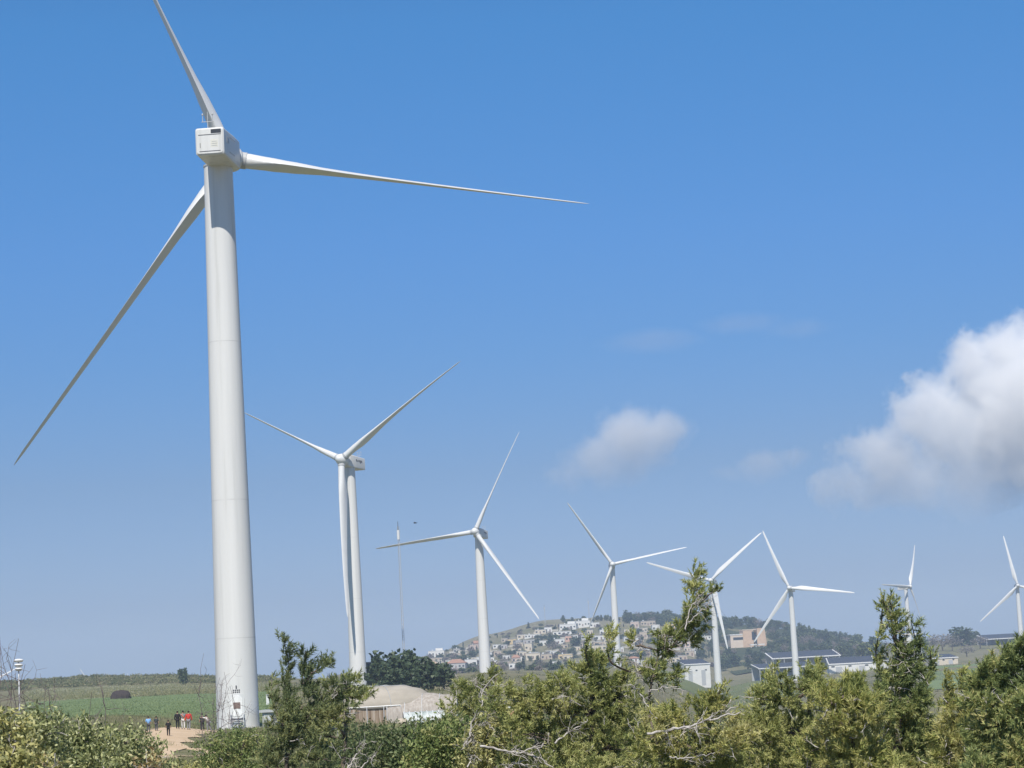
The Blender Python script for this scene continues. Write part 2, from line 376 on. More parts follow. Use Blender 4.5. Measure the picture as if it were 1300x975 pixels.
def turbine(label, hub, yaw, phase, tilt, cone, base_z, pitch, ccw=1, overhang=4.3, r0=2.45, r1=1.6, tower_xy=None, nac_yaw=None, detail=False, nl=7.2, nac_tilt=5., topoff=2.05, tips=None, tws=1.):
    """hub in world xyz; yaw = direction the rotor faces; phase = angle of the first blade"""
    hub = np.array(hub, float)
    a = np.array([math.sin(yaw)*math.cos(tilt), math.cos(yaw)*math.cos(tilt), math.sin(tilt)])
    s = np.cross(a, [0, 0, 1.]); s /= np.linalg.norm(s); u = np.cross(s, a)
    t4 = math.radians(nac_tilt); ny = yaw if nac_yaw is None else nac_yaw
    na = np.array([math.sin(ny)*math.cos(t4), math.cos(ny)*math.cos(t4), math.sin(t4)])
    nh = np.array([math.sin(ny), math.cos(ny), 0])
    ns = np.array([nh[1], -nh[0], 0])
    txy = (hub-nh*overhang)[:2] if tower_xy is None else np.array(tower_xy)
    base = np.array([txy[0], txy[1], base_z]); top = hub[2]-topoff
    root = thing('wind_turbine', base, label, 'wind turbine', 'white three-bladed wind turbines')
    # tower with faint section flanges
    mb = MB(); n = 40; zs = [-2., .25, .26, .27]; h = top-base_z
    prof = [(-1.5, r0*1.0), (0.0, r0)]
    for f in (.16, .4, .68):
        rr = r0+(r1-r0)*f; prof.append((h*f, rr))
    prof += [(h-.25, r1+.0), (h, r1+.0)]
    R = [np.array([(r*math.sin(2*math.pi*j/n), r*math.cos(2*math.pi*j/n), z) for j in range(n)])[::-1] for z, r in prof]
    mb.rings(R); tw = link('tower', mb.mesh('tower', W_PAINT, smooth=True, sharp=40), root)
    for f in (.16, .4, .68):                                        # welded section seams
        rr = r0+(r1-r0)*f; sm = MB()
        sm.rings([np.array([(r*math.sin(2*math.pi*j/n), r*math.cos(2*math.pi*j/n), z) for j in range(n)])[::-1] for z, r in ((h*f-.06, rr-.05), (h*f-.06, rr+.006), (h*f+.06, rr+.005), (h*f+.06, rr-.05))])
        link('section_seam', sm.mesh('section_seam', SEAM, smooth=True, sharp=30), tw)
    yr = MB(); n = 40
    yr.rings([np.array([(r*math.sin(2*math.pi*j/n), r*math.cos(2*math.pi*j/n), z) for j in range(n)])[::-1] for z, r in ((h-.16, r1+.07), (h+.06, r1+.07))])
    link('yaw_ring', yr.mesh('yaw_ring', GREYP, smooth=True, sharp=30), root)
    fl = MB(); n = 40
    fl.rings([np.array([(r*math.sin(2*math.pi*j/n), r*math.cos(2*math.pi*j/n), z) for j in range(n)])[::-1] for z, r in ((-.8, r0+.9), (.35, r0+.9), (.35, r0+.4))])
    link('foundation', fl.mesh('foundation', CONC, smooth=True, sharp=30), root)
    # nacelle: bevelled lofted box, tapered towards the rotor
    def frame(p): return np.array(hub-base)+na*p[0]+ns*p[1]+np.array([0, 0, 1.])*p[2]
    secs = [(-overhang-nl+.0, 1.55, -1.45, 1.50), (-overhang-nl+.15, 1.72, -1.62, 1.68), (-overhang-2, 1.75, -1.85, 1.72), (-overhang+1.6, 1.70, -1.90, 1.68), (-2.0, 1.45, -1.60, 1.50), (-1.6, 1.25, -1.35, 1.3)]
    R = []
    for (l, w, zb, zt) in secs:
        P = rrect(0, (zb+zt)/2, 2*w, zt-zb, .28, 4)
        R.append(np.array([frame((l, q[0], q[1])) for q in P]))
    mb = MB(); mb.rings(R); nac = link('nacelle', mb.mesh('nacelle', W_PAINT, smooth=True, sharp=28), root)
    def plate(name, l, y0, y1, z0, z1, th, mat, parent=nac, axis='end'):
        m = MB(); V = []
        for dl in (0, th):
            for (yy, zz) in ((y0, z0), (y1, z0), (y1, z1), (y0, z1)):
                V.append(frame((l-dl, yy, zz)) if axis == 'end' else frame((yy, l+dl, zz)))
        m.add(V, [[0, 1, 2, 3], [7, 6, 5, 4], [0, 4, 5, 1], [1, 5, 6, 2], [2, 6, 7, 3], [3, 7, 4, 0]])
        return link(name, m.mesh(name, mat), parent)
    le = -overhang-nl
    plate('cooler_opening', le+.03, .18, 1.42, .98, 1.45, .06, DARK)
    plate('panel_gap', le+.02, -1.35, 1.40, .80, .87, .05, MARK)
    plate('panel_gap', le+.02, -1.25, 1.30, -1.22, -1.15, .05, MARK)
    if detail:
        plate('access_hatch', le+.03, .12, 1.02, -.72, .22, .035, mat_plain('hatch_beige', (.66, .65, .58), .5, .04))
        for zz in (-.55, -.3, -.05): plate('hatch_louver', le-.006, .25, .9, zz, zz+.05, .02, GREYP)
        plate('hatch_handle', le+.03, -1.18, -1.12, -.75, -.15, .05, MARK)
        for (y0, y1, z0, z1) in ((-10.2, -9.2, .1, .75), (-8.8, -6.0, -.9, -.82), (-8.8, -5.6, .95, 1.02)):
            plate('side_vent', 1.73, y0, y1, z0, z1, .05, GREYP, axis='side')
    else:
        for k in range(5): plate('side_lettering', 1.74, le+1.9+k*.75, le+2.4+k*.75, .10+(k == 1)*(-.25), .75-(k == 3)*.2, .03, MARK, axis='side'); 
        plate('side_lettering', 1.74, le+2.0, le+5.4, -.42, -.32, .03, MARK, axis='side')
        for k in range(5): plate('side_lettering', -1.77, le+1.9+k*.75, le+2.4+k*.75, .10+(k == 1)*(-.25), .75-(k == 3)*.2, .03, MARK, axis='side')
    an = MB(); p = frame((le+.9, -.35, 1.6)); an.tube([p, p+[0, 0, 2.2]], .05)
    q = p+np.array([0, 0, 1.0]); an.tube([q-ns*.75, q+ns*.75], .045); an.tube([q-ns*.6, q-ns*.6+[0, 0, .9]], .05); an.tube([q+ns*.6, q+ns*.6+[0, 0, .9]], .05)
    for sg in (-.6, .6): an.ell(q+ns*sg+[0, 0, .9], (.13, .13, .16), 6, 4)
    link('weather_mast', an.mesh('weather_mast', GREYP), nac)
    # hub and spinner
    mb = MB(); R = []; n = 24
    for (l, r) in ((-1.65, 1.25), (-1.5, 1.5), (-.6, 1.68), (.5, 1.6), (1.2, 1.3), (1.75, .85), (2.0, .45), (2.08, .05)):
        R.append(np.array([hub-base+a*l+r*(math.cos(2*math.pi*j/n)*s+math.sin(2*math.pi*j/n)*u) for j in range(n)])[::-1])
    mb.rings(R)
    hb = link('hub', mb.mesh('hub', W_BLADE, smooth=True, sharp=40), root)
    bm = blade_mesh(pitch, cone, ccw=ccw, tws=tws)
    for k in range(3):
        bl = 1.; t = phase+k*2*math.pi/3; sp = math.cos(t)*s+math.sin(t)*u
        if tips is not None:                                        # blades sag a little under their own weight
            sp = tips+45.*sp-hub; bl = np.linalg.norm(sp)/45.; sp /= 45.*bl
        ab = a-(a@sp)*sp; ab /= np.linalg.norm(ab); X = np.cross(ab, sp)
        b = link('blade', bm, root); o = hub-base
        b.matrix_local = Matrix(((X[0], ab[0], sp[0]*bl, o[0]), (X[1], ab[1], sp[1]*bl, o[1]), (X[2], ab[2], sp[2]*bl, o[2]), (0, 0, 0, 1)))
        cf = MB(); n = 20
        cf.rings([np.array([o+sp*l+r*(math.cos(2*math.pi*j/n)*X+math.sin(2*math.pi*j/n)*a) for j in range(n)])[::-1] for l, r in ((1.2, 1.06), (1.95, 1.06), (1.95, .97))])
        link('blade_collar', cf.mesh('blade_collar', GREYP, smooth=True, sharp=30), hb)
    return root, tw, base

D2 = math.radians
GZ = lambda rel: rel+CZ
# the near turbine, seen from behind
t1top = at(277, 213, 264.8)
root1, tower1, base1 = turbine('huge nearest wind turbine seen from behind, door at its foot beside the dirt track', (-33.6, 266.6, GZ(63.55)), D2(-2.9), D2(112), D2(5.4), 2.7, GZ(-7.0), D2(81), 1,
        tower_xy=(t1top[0], t1top[1]), nac_yaw=D2(4.8), detail=True, r0=2.55, r1=1.75, nl=7.6, nac_tilt=2.5, topoff=1.78, tips=np.array((-33.8, 266.6, GZ(62.0))), tws=.4)
def T(label, hub, yaw, ph, tilt, cone, bz, pitch, **k):
    return turbine(label, (hub[0], hub[1], GZ(hub[2])), D2(yaw), D2(ph), D2(tilt), cone, GZ(bz), D2(pitch), **k)
T('second tallest wind turbine, one blade hanging down along its tower, behind the beige net house', (-49.4, 615.4, 58.1), 212.6, 25.2, 10.8, 3.3, -6.2, 70, nac_yaw=D2(205), nl=6.4)
T('wind turbine before the left end of the village hill, one blade pointing steeply up', (-18.2, 889.4, 51.6), 197.6, 115.3, 5.3, 2.8, -6.0, 62)
T('wind turbine before the middle of the village, one blade pointing up left and one right', tuple(at(777.5, 716.5, 1328)-np.array([0, 0, CZ])), 178.6, 53.8, 6, 2.9, -10, 50, tips=np.array((56.7, 1327.2, GZ(56.5))))
T('wind turbine behind the wind-bent pine, one blade hanging past its tower into the meadow', (121.0, 1407.3, 42.3), 195.9, 19.3, 5.7, 2.9, -33, 6)
T('wind turbine in front of the solar-roofed farm sheds, one blade level to the right', (183.5, 1509.9, 37.5), 198.5, 67.4, 5.2, 3.0, -27, 2)
T('small far wind turbine turned side-on behind the tall pine spire, nacelle to the left', (336.9, 1907.7, 43.1), 128.1, 3.4, 4, 2.7, -19, 12)
T('small far wind turbine cut by the right edge of the view', (426.1, 1887.6, 38.7), 184.7, 80, 5, 3, -20, 2)
# tips beyond the left ridge
def T_tip(label, tip, hubpx, d, ph_vec):
    hub = at(*hubpx, d); tp = at(*tip, d); v = tp-hub
    yaw = math.atan2(*azx(hubpx[0]))+math.pi
    a = np.array([math.sin(yaw), math.cos(yaw), 0]); s = np.cross(a, [0, 0, 1.]); u = np.array([0, 0, 1.])
    ph = math.atan2(v@u, v@s)
    turbine(label, hub, yaw, ph, 0., 0., Hz(hub[0], hub[1]), D2(4))
T_tip('far wind turbine behind the ridge, one blade tip showing above grass left of haystack', (103, 851), (121, 878), 3650, None)
T_tip('far wind turbine behind the ridge, speck of blade tip left of the lone tree', (162, 855.5), (165, 884), 4300, None)
T_tip('far wind turbine behind the ridge, white blade sloping up towards the siren pole', (23, 847.5), (-12, 867), 2950, None)

# door, vent, emblem and steps on the near tower
azc = math.atan2(-base1[0], -base1[1])+.03; rr = 2.50
dfo = MB(); o = [(x, z) for x, z in rrect(0, 3.0, 1.75, 2.9, .55)]
fr = link('door_frame', cyl_patch(o, 2.52, -.1, .07, azc).mesh('door_frame', W_BLADE), tower1)
for nm, out, r_, o_, mt in (
    ('door', rrect(0, 3.0, 1.25, 2.4, .4), 2.475, .10, mat_plain('door_white', (.8, .8, .79), .4, .03)),
    ('door_vent', rrect(0, 3.05, .78, .75, .03, 2), 2.475, .125, BROWNV),
    ('door_sill', rrect(0, 1.47, 1.75, .14, .03, 2), 2.475, .16, MARK),
    ('door_gasket', rrect(.55, 2.2, .07, 1.2, .03, 2), 2.475, .11, GREYP),
    ('emblem', rrect(0, 5.2, .16, .42, .05, 2), 2.45, .02, MARK)):
    link(nm, cyl_patch(out, r_+(.045 if nm != 'emblem' else .045), -.05, o_, azc).mesh(nm, mt), tower1)
for row in range(2):
    for k in range(4):
        link('lettering', cyl_patch(rrect(-.33+k*.22, 4.84-row*.24, .15, .18, .03, 1), 2.495, -.05, .02, azc).mesh('lettering', MARK), tower1)
ax = np.array([math.sin(azc), math.cos(azc)]); px = np.array([ax[1], -ax[0]])
st = MB()
for k in range(6):
    c = ax*(2.75+.28*k); st.box((c[0], c[1], 1.33-.25*k), (1.5, .30, .05), rz=-azc)
for sg in (-.75, .75):
    a_ = ax*2.7+px*sg; b_ = ax*4.3+px*sg
    st.tube([(a_[0], a_[1], 1.3), (b_[0], b_[1], -.2)], .05); st.tube([(a_[0], a_[1], 2.3), (b_[0], b_[1], .8)], .03)
    st.tube([(a_[0], a_[1], 1.3), (a_[0], a_[1], 2.3)], .03); st.tube([(b_[0], b_[1], -.2), (b_[0], b_[1], .8)], .03)
link('steps', st.mesh('steps', STEEL), root1)

# transformer kiosk to the right of the near tower
kp = ground(343, 262); kg = thing('transformer_kiosk', kp, 'grey transformer kiosk with flat pale roof slab beside the nearest tower', 'kiosk', rz=-.1)
link('body', MB().box((0, 0, .75), (1.9, 2.2, 2.1)).mesh('body', CONC), kg)
link('roof', MB().box((0, 0, 1.95), (2.5, 2.8, .28)).mesh('roof', GREYP), kg)
link('door', MB().box((-.35, -1.12, .75), (.8, .05, 1.7)).mesh('door', STEEL), kg)
link('vent', MB().box((.5, -1.12, 1.1), (.6, .05, .5)).mesh('vent', MARK), kg)
link('apron', MB().box((1.4, -.2, -.1), (1.1, 3.0, .9)).mesh('apron', ROCK), kg)
mp = ground(338, 400); mo = thing('marker_post', mp, 'small white marker post in the grass right of the nearest tower', 'post')
link('post', MB().box((0, 0, .6), (.5, .35, 2.4)).mesh('post', W_BLADE), mo)
link('cap', MB().box((0, 0, 1.85), (.6, .45, .12)).mesh('cap', GREYP), mo)

# ------------------------------------------------------------------ haze and clouds
hz, nd, lk, b = new_mat('haze_air'); nd.remove(b)
pv = nd.new('ShaderNodeVolumePrincipled'); pv.inputs['Color'].default_value = (.62, .76, 1.0, 1); pv.inputs['Density'].default_value = 0.00015
pv.inputs['Anisotropy'].default_value = 0.0
lk.new(pv.outputs[0], nd['Material Output'].inputs['Volume'])
z0, z1 = CZ-55, CZ+122
haze = link('haze', MB().box((0, 0, (z0+z1)/2), (14300, 14300, z1-z0)).mesh('haze', hz)); tag(haze, kind='stuff')

def cloud(label, d, puffs, dens, nscale, amp, depth=.8, pad=1.25, squash=1.0, soft=1.0):
    """a box of vapour; puffs are round lobes given as (x, y, radius) in photo pixels at distance d"""
    k = d/F*1.0
    cs = [(at(x, y, d+k*r*.2*math.sin(i*2.1)), r*k) for i, (x, y, r) in enumerate(puffs)]
    lo = np.min([c-r*pad for c, r in cs], 0); hi = np.max([c+r*pad for c, r in cs], 0); o = (lo+hi)/2
    m, nd, lk, b = new_mat('cloud_vapour'); nd.remove(b)
    tc = nd.new('ShaderNodeTexCoord'); cur = None
    for c, r in cs:
        sb = nd.new('ShaderNodeVectorMath'); sb.operation = 'SUBTRACT'; lk.new(tc.outputs['Object'], sb.inputs[0]); sb.inputs[1].default_value = tuple(c-o)
        sc = nd.new('ShaderNodeVectorMath'); sc.operation = 'MULTIPLY'; lk.new(sb.outputs[0], sc.inputs[0]); sc.inputs[1].default_value = (1/r, 1/(r*depth), squash/r)
        ln = nd.new('ShaderNodeVectorMath'); ln.operation = 'LENGTH'; lk.new(sc.outputs[0], ln.inputs[0])
        iv = nd.new('ShaderNodeMath'); iv.operation = 'MULTIPLY_ADD'; lk.new(ln.outputs['Value'], iv.inputs[0]); iv.inputs[1].default_value = -r/cs[0][1]; iv.inputs[2].default_value = r/cs[0][1]
        if cur is None: cur = iv
        else:
            mx = nd.new('ShaderNodeMath'); mx.operation = 'SMOOTH_MAX'; lk.new(cur.outputs[0], mx.inputs[0]); lk.new(iv.outputs[0], mx.inputs[1]); mx.inputs[2].default_value = .12; cur = mx
    n = nd.new('ShaderNodeTexNoise'); n.inputs['Scale'].default_value = nscale; n.inputs['Detail'].default_value = 8; n.inputs['Roughness'].default_value = .62; n.inputs['Distortion'].default_value = .3
    lk.new(tc.outputs['Object'], n.inputs['Vector'])
    na_ = nd.new('ShaderNodeMath'); na_.operation = 'MULTIPLY_ADD'; lk.new(n.outputs['Fac'], na_.inputs[0]); na_.inputs[1].default_value = amp; na_.inputs[2].default_value = -amp*.5
    ad = nd.new('ShaderNodeMath'); ad.operation = 'ADD'; lk.new(cur.outputs[0], ad.inputs[0]); lk.new(na_.outputs[0], ad.inputs[1])
    mr = nd.new('ShaderNodeMapRange'); mr.interpolation_type = 'SMOOTHSTEP'; lk.new(ad.outputs[0], mr.inputs[0])
    mr.inputs[1].default_value = -.06; mr.inputs[2].default_value = -.06+.40*soft; mr.inputs[3].default_value = 0; mr.inputs[4].default_value = dens
    sz = nd.new('ShaderNodeSeparateXYZ'); lk.new(tc.outputs['Object'], sz.inputs[0]); zr = nd.new('ShaderNodeMapRange'); lk.new(sz.outputs['Z'], zr.inputs[0])
    hz_ = (hi-lo)[2]/2; zr.inputs[1].default_value = -hz_*.92; zr.inputs[2].default_value = hz_*.25; zr.inputs[3].default_value = .05; zr.inputs[4].default_value = 1
    ml = nd.new('ShaderNodeMath'); ml.operation = 'MULTIPLY'; lk.new(mr.outputs[0], ml.inputs[0]); lk.new(zr.outputs[0], ml.inputs[1]); mr = ml
    v = nd.new('ShaderNodeVolumePrincipled'); v.inputs['Color'].default_value = (1, 1, 1, 1); v.inputs['Anisotropy'].default_value = 0.0
    lk.new(mr.outputs[0], v.inputs['Density']); lk.new(v.outputs[0], nd['Material Output'].inputs['Volume'])
    ob = link('cloud', MB().box((0, 0, 0), tuple(hi-lo)).mesh('cloud', m)); ob.location = tuple(o)
    tag(ob, label, 'cloud', 'fair-weather clouds'); return ob
cloud('big white cumulus cloud rising to the right edge of the sky', 9500,
      [(1355, 525, 120), (1268, 486, 72), (1300, 470, 62), (1205, 540, 66), (1270, 560, 80), (1135, 583, 50), (1350, 585, 70), (1080, 612, 32), (1175, 605, 46), (1056, 624, 26), (1125, 608, 44), (1090, 606, 40), (1230, 610, 50), (1240, 470, 40), (1170, 520, 36), (1105, 605, 34)], .0105, .0058, 1.15, soft=.45, depth=.6)
cloud('medium ragged white cloud floating alone over the village hill', 9800,
      [(800, 562, 52), (835, 552, 40), (762, 585, 42), (728, 600, 28), (710, 606, 20), (742, 590, 30), (800, 592, 34), (860, 540, 22)], .0058, .0085, 1.15, soft=1.1)
cloud('thin small grey-white cloud between the two thicker clouds', 10200,
      [(968, 592, 40), (1005, 582, 26), (925, 602, 24)], .0024, .010, 1.25, squash=1.6, soft=1.4)
cloud('faint streak of high cirrus left of the big cumulus', 16000,
      [(940, 412, 70), (830, 432, 80), (1010, 418, 60)], .0004, .0022, 1.4, squash=4.5, soft=2.0)

# ------------------------------------------------------------------ foliage helpers
def unit(v): return v/(np.linalg.norm(v, axis=-1, keepdims=True)+1e-9)
def needles(rng, B, Dr, L, n, nl, w, spread=.68):
    """shoots at B pointing along Dr (unit), length L each, n needles of length nl round every shoot: one thin triangle per needle"""
    m = len(B); L = np.broadcast_to(L, (m,))
    t = rng.random((m, n))**.8; P = B[:, None]+Dr[:, None]*(t*L[:, None])[..., None]
    rad_ = unit(rng.normal(size=(m, n, 3))); d = unit(Dr[:, None]*.75+rad_*spread)
    side = unit(np.cross(d, rng.normal(size=(m, n, 3))))
    ln = nl*(.7+.6*rng.random((m, n)))[..., None]
    V = np.stack([P-side*w/2, P+side*w/2, P+d*ln], 2).reshape(-1, 3)
    return V
def leaves(rng, P, size, aspect=.45, up=.35):
    """one pointed diamond per leaf"""
    m = len(P); d = unit(rng.normal(size=(m, 3))+[0, 0, up]); side = unit(np.cross(d, rng.normal(size=(m, 3))))
    s = size*(.65+.7*rng.random((m, 1)))
    return np.stack([P, P+d*s*.45+side*s*aspect*.5, P+d*s, P+d*s*.45-side*s*aspect*.5], 1).reshape(-1, 3)
def tri_mesh(name, V, mat, o): return mesh_arrays(name, V-np.asarray(o), [np.arange(len(V)).reshape(-1, 3)], mat)
def quad_mesh(name, V, mat, o): return mesh_arrays(name, V-np.asarray(o), [np.arange(len(V)).reshape(-1, 4)], mat)
def in_ell(rng, c, r, n, shell=.45):
    u = unit(rng.normal(size=(n, 3))); q = rng.random((n, 1))**shell
    return np.asarray(c)+u*q*np.asarray(r), u
WIND = np.array([.55, -.1, 0])                 # the branches all sweep to the right
# leaf colours (raised above real leaf tones to offset the dim, self-shadowed crowns)
PINE_A = mat_leaf('pine_needles_olive', [(0.099, 0.132, 0.049), (0.250, 0.294, 0.103), (0.477, 0.486, 0.180), (0.596, 0.558, 0.274)], 1.3)
PINE_B = mat_leaf('pine_needles_green', [(0.094, 0.132, 0.056), (0.200, 0.255, 0.099), (0.392, 0.433, 0.160), (0.638, 0.541, 0.243)], 1.3)
PINE_Y = mat_leaf('pine_needles_yellowed', [(0.124, 0.158, 0.054), (0.315, 0.356, 0.106), (0.523, 0.490, 0.179), (0.597, 0.559, 0.307)], 1.3)
PINE_D = mat_leaf('pine_needles_dark', [(0.058, 0.082, 0.043), (0.128, 0.174, 0.083), (0.270, 0.305, 0.132), (0.464, 0.454, 0.199)], 1.3)
BUSH_G = mat_leaf('bush_leaves_fresh_green', [(0.061, 0.099, 0.032), (0.144, 0.200, 0.061), (0.259, 0.308, 0.105), (0.427, 0.399, 0.171)], 1.6)
BUSH_D = mat_leaf('bush_leaves_deep_green', [(0.042, 0.068, 0.030), (0.088, 0.131, 0.054), (0.166, 0.211, 0.091), (0.308, 0.315, 0.157)], 1.6)
SHRUB_P = mat_leaf('shrub_leaves_grey_olive', [(0.084, 0.113, 0.044), (0.203, 0.235, 0.091), (0.414, 0.433, 0.189), (0.582, 0.594, 0.345)], 2.2, island=.7)
SHRUB_O = mat_leaf('shrub_leaves_orange', [(0.165, 0.140, 0.066), (0.407, 0.269, 0.122), (0.522, 0.432, 0.206), (0.600, 0.600, 0.344)], 2.2, island=.7)
SHRUB_Y = mat_leaf('shrub_leaves_yellow_olive', [(0.112, 0.129, 0.049), (0.283, 0.283, 0.096), (0.523, 0.479, 0.184), (0.599, 0.599, 0.318)], 2.2, island=.7)

def px3(rng, x, y, d, spread=0.):
    return at(x, y, d+spread*(rng.random()-.5)*2)
def branch(rng, a, b, r0, r1, n=6, sag=.06):
    t = np.linspace(0, 1, n)[:, None]; L = np.linalg.norm(b-a)
    P = a+(b-a)*t+np.cumsum(rng.normal(size=(n, 3))*L*sag/n**.5, 0)*np.sin(t*math.pi)**.5
    return P, np.linspace(r0, r1, n)
def tree(name, label, cat, d, stem, clumps, leaders=(), mat=PINE_A, seed=1, kind='pine', k=.2, group=None, needle=(.145, 26, .070, .0155), dead=(), trunk_r=.075, skirt=True, drop=8, lk_=1.):
    """stem: photo column of the trunk foot. clumps: (x, y, rx, ry) lobes in photo pixels at distance d; leaders: (points, r0, r1) spires"""
    rng = np.random.default_rng(seed); s = d/F
    base = ground(stem, d); root = thing(name, base, label, cat, group)
    wood = MB(); VV = []
    cs = [(px3(rng, x, y+drop, d, rx*s*.7), np.array([rx*s, rx*s*.9, ry*s])*(.92 if kind == 'pine' else 1.)) for x, y, rx, ry in clumps]
    if skirt and clumps:                                        # the crown goes on below the frame, down towards the ground
        xs = [c[0] for c in clumps]; x0, x1 = min(xs), max(xs); yb = max(c[1]+c[3] for c in clumps)
        g = base[2]; zb = at((x0+x1)/2, yb, d)[2]; hh = zb-g
        if hh > .7:
            rx = max((x1-x0)*.5+np.mean([c[2] for c in clumps])*.8, 20)*s
            for q in range(3):
                zc = g+hh*(.15+.26*q); p = at((x0+x1)/2+(rng.random()-.5)*rx*.4/s, 900, d+rx*.3*(rng.random()-.3)); p[2] = zc
                cs.append((p, np.array([rx*.9, rx*.8, hh*.30]), 'skirt'))
    topc = max(cs, key=lambda c: c[0][2])[0] if cs else None
    if leaders: lp = [at(x, y, d) for x, y in leaders[0][0]]; mid = lp[-1] if lp[-1][2] < lp[0][2] else lp[0]
    else: mid = topc
    P, r = branch(rng, base-np.array([0, 0, .3]), mid+np.array([0, .25 if skirt else 0., 0]), trunk_r, trunk_r*.45, 8, .04); wood.tube(P, r, 7)
    def put(B, Dr):
        if kind == 'pine':
            q_ = .75+.6*rng.random(); L = needle[0]*(.5+.9*rng.random(len(B))); VV.append(needles(rng, B, Dr, L, needle[1], needle[2]*q_, needle[3]))
        else: VV.append(leaves(rng, B, needle[2], needle[3]))
    for c in cs:
        ce, r_ = c[0], c[1]; sk = len(c) > 2
        area = r_[0]*r_[2]/(s*s)*k*(.55 if sk else 1)
        nsh = int(max(12, area))
        j = min(max(int(np.argmin(np.abs(P[:, 2]-(ce[2]-r_[2]*.6)))), 2), 7); st_ = P[j]
        if leaders and not skirt:
            A0 = spline(lp, 30); st_ = A0[int(np.argmin(np.linalg.norm(A0-ce, axis=1)+.6*np.maximum(A0[:, 2]-ce[2]+.1, 0)))]
        Q, q = branch(rng, st_, ce, trunk_r*.42, .012, 6, .10); wood.tube(Q, q, 5)
        for _ in range(3):
            e, _u = in_ell(rng, ce, r_*.8, 1); Q2, q2 = branch(rng, Q[3], e[0], .016, .005, 5, .1); wood.tube(Q2, q2, 4)
        if kind == 'pine':
            m_ = 5; B, u = in_ell(rng, ce, r_*.9, max(3, int(nsh*1.4)//m_))                   # shoots grow in fans at the twig ends
            Dr = unit(u*.8+np.array([0, 0, .6])+rng.normal(size=u.shape)*.35+WIND*.5)
            D5 = unit(np.repeat(Dr, m_, 0)+rng.normal(size=(len(Dr)*m_, 3))*.42); B5 = np.repeat(B, m_, 0)+rng.normal(size=D5.shape)*.025; put(B5, D5)
        else:
            # leafy twigs: groups of leaves round short twigs
            B, u = in_ell(rng, ce, r_, nsh); m = needle[1]
            tdir = unit(u+np.array([0, 0, .6])+rng.normal(size=(nsh, 3))*.5)
            Pp = (B[:, None]+tdir[:, None]*(rng.random((nsh, m))*needle[0])[..., None]+rng.normal(size=(nsh, m, 3))*needle[2]*.5).reshape(-1, 3)
            VV.append(leaves(rng, Pp, needle[2], needle[3]))
    for pts, ra, rb in leaders:
        A = spline([at(x, y+(6 if skirt else 3), d+.25*math.sin(i*1.7+seed)) for i, (x, y) in enumerate(pts)], 24); wood.tube(A, np.linspace(.019, .006, 24)[::1] if A[0][2] < A[-1][2] else np.linspace(.006, .019, 24), 5)
        rr = np.linspace(ra, rb, 24)*s; ln = np.linalg.norm(np.diff(A, axis=0), axis=1).sum()/s
        nsh = int(ln*(ra+rb)*.5*k*.95*lk_)+8; i = rng.choice(24, nsh, p=rr**1.5/(rr**1.5).sum()); u = unit(rng.normal(size=(nsh, 3)))
        B = A[i]+u*(rr[i]*rng.random(nsh)**.7)[:, None]*.8
        Dr = unit(u*.55+np.array([0, 0, .75])+WIND*.8+rng.normal(size=(nsh, 3))*.25)
        if kind == 'pine': put(B, Dr)
        else:
            m = needle[1]; Pp = (B[:, None]+Dr[:, None]*(rng.random((nsh, m))*needle[0])[..., None]+rng.normal(size=(nsh, m, 3))*needle[2]*.5).reshape(-1, 3)
            VV.append(leaves(rng, Pp, needle[2], needle[3]))
    nb = len(wood.f)                                            # pale dead twigs stick out of the crown
    for c in cs[:14]:
        if len(c) > 2: continue
        for _ in range(4 if kind == 'pine' else 3):
            e, u = in_ell(rng, c[0], c[1]*1.02, 1, .12); v = unit(u[0]+rng.normal(size=3)*.8)*(.12+.22*rng.random()); Q, q = branch(rng, e[0]-v*.5, e[0]+v*.5, .0085, .003, 6, .12); wood.tube(Q, q, 4)
            for _k in range(2): Q2, q2 = branch(rng, Q[2+_k], Q[2+_k]+unit(v+rng.normal(size=3)*.25)*.10, .005, .002, 4, .1); wood.tube(Q2, q2, 3)
    wm_ = wood.mesh('trunk', [BARK, DEADW], base, True); wm_.polygons.foreach_set('material_index', [0]*nb+[1]*(len(wood.f)-nb)); link('trunk', wm_, root)
    V = np.concatenate(VV)
    link('crown', (tri_mesh if kind == 'pine' else quad_mesh)('crown', V, mat, base), root)
    for pts, r0_, r1_ in dead: dead_branch(root, base, pts, d-.45, r0_, r1_, rng)
    return root
def dead_branch(root, base, pts, d, r0_, r1_, rng, forks=9):
    mb = MB(); P = [at(x, y, d+.12*math.sin(i*2.3)) for i, (x, y) in enumerate(pts)]
    A = spline(P, 18); A += rng.normal(size=A.shape)*.012
    mb.tube(A, np.linspace(r0_, r1_, 18), 6)
    for _ in range(forks):
        i = rng.integers(3, 16); t = unit(A[i+1]-A[i-1]); e = A[i]+(t*.5+rng.normal(size=3)*.6)*np.linalg.norm(A[-1]-A[0])*(.12+.16*rng.random())
        Q, q = branch(rng, A[i], e, r1_*1.3, r1_*.4, 6, .15); mb.tube(Q, q, 4)
        for _k in range(2):
            jj = rng.integers(2, 5); Q2, q2 = branch(rng, Q[jj], Q[jj]+rng.normal(size=3)*.10+(Q[-1]-Q[0])*.4, r1_*.6, r1_*.25, 5, .2); mb.tube(Q2, q2, 3)
    link('dead_branch', mb.mesh('dead_branch', DEADW, base, True), root)

GP = 'pines in the foreground'; GB = 'bushes in the foreground'
BN = (.22, 12, .075, .42)                      # leafy twig: length, leaves, leaf length, leaf width ratio
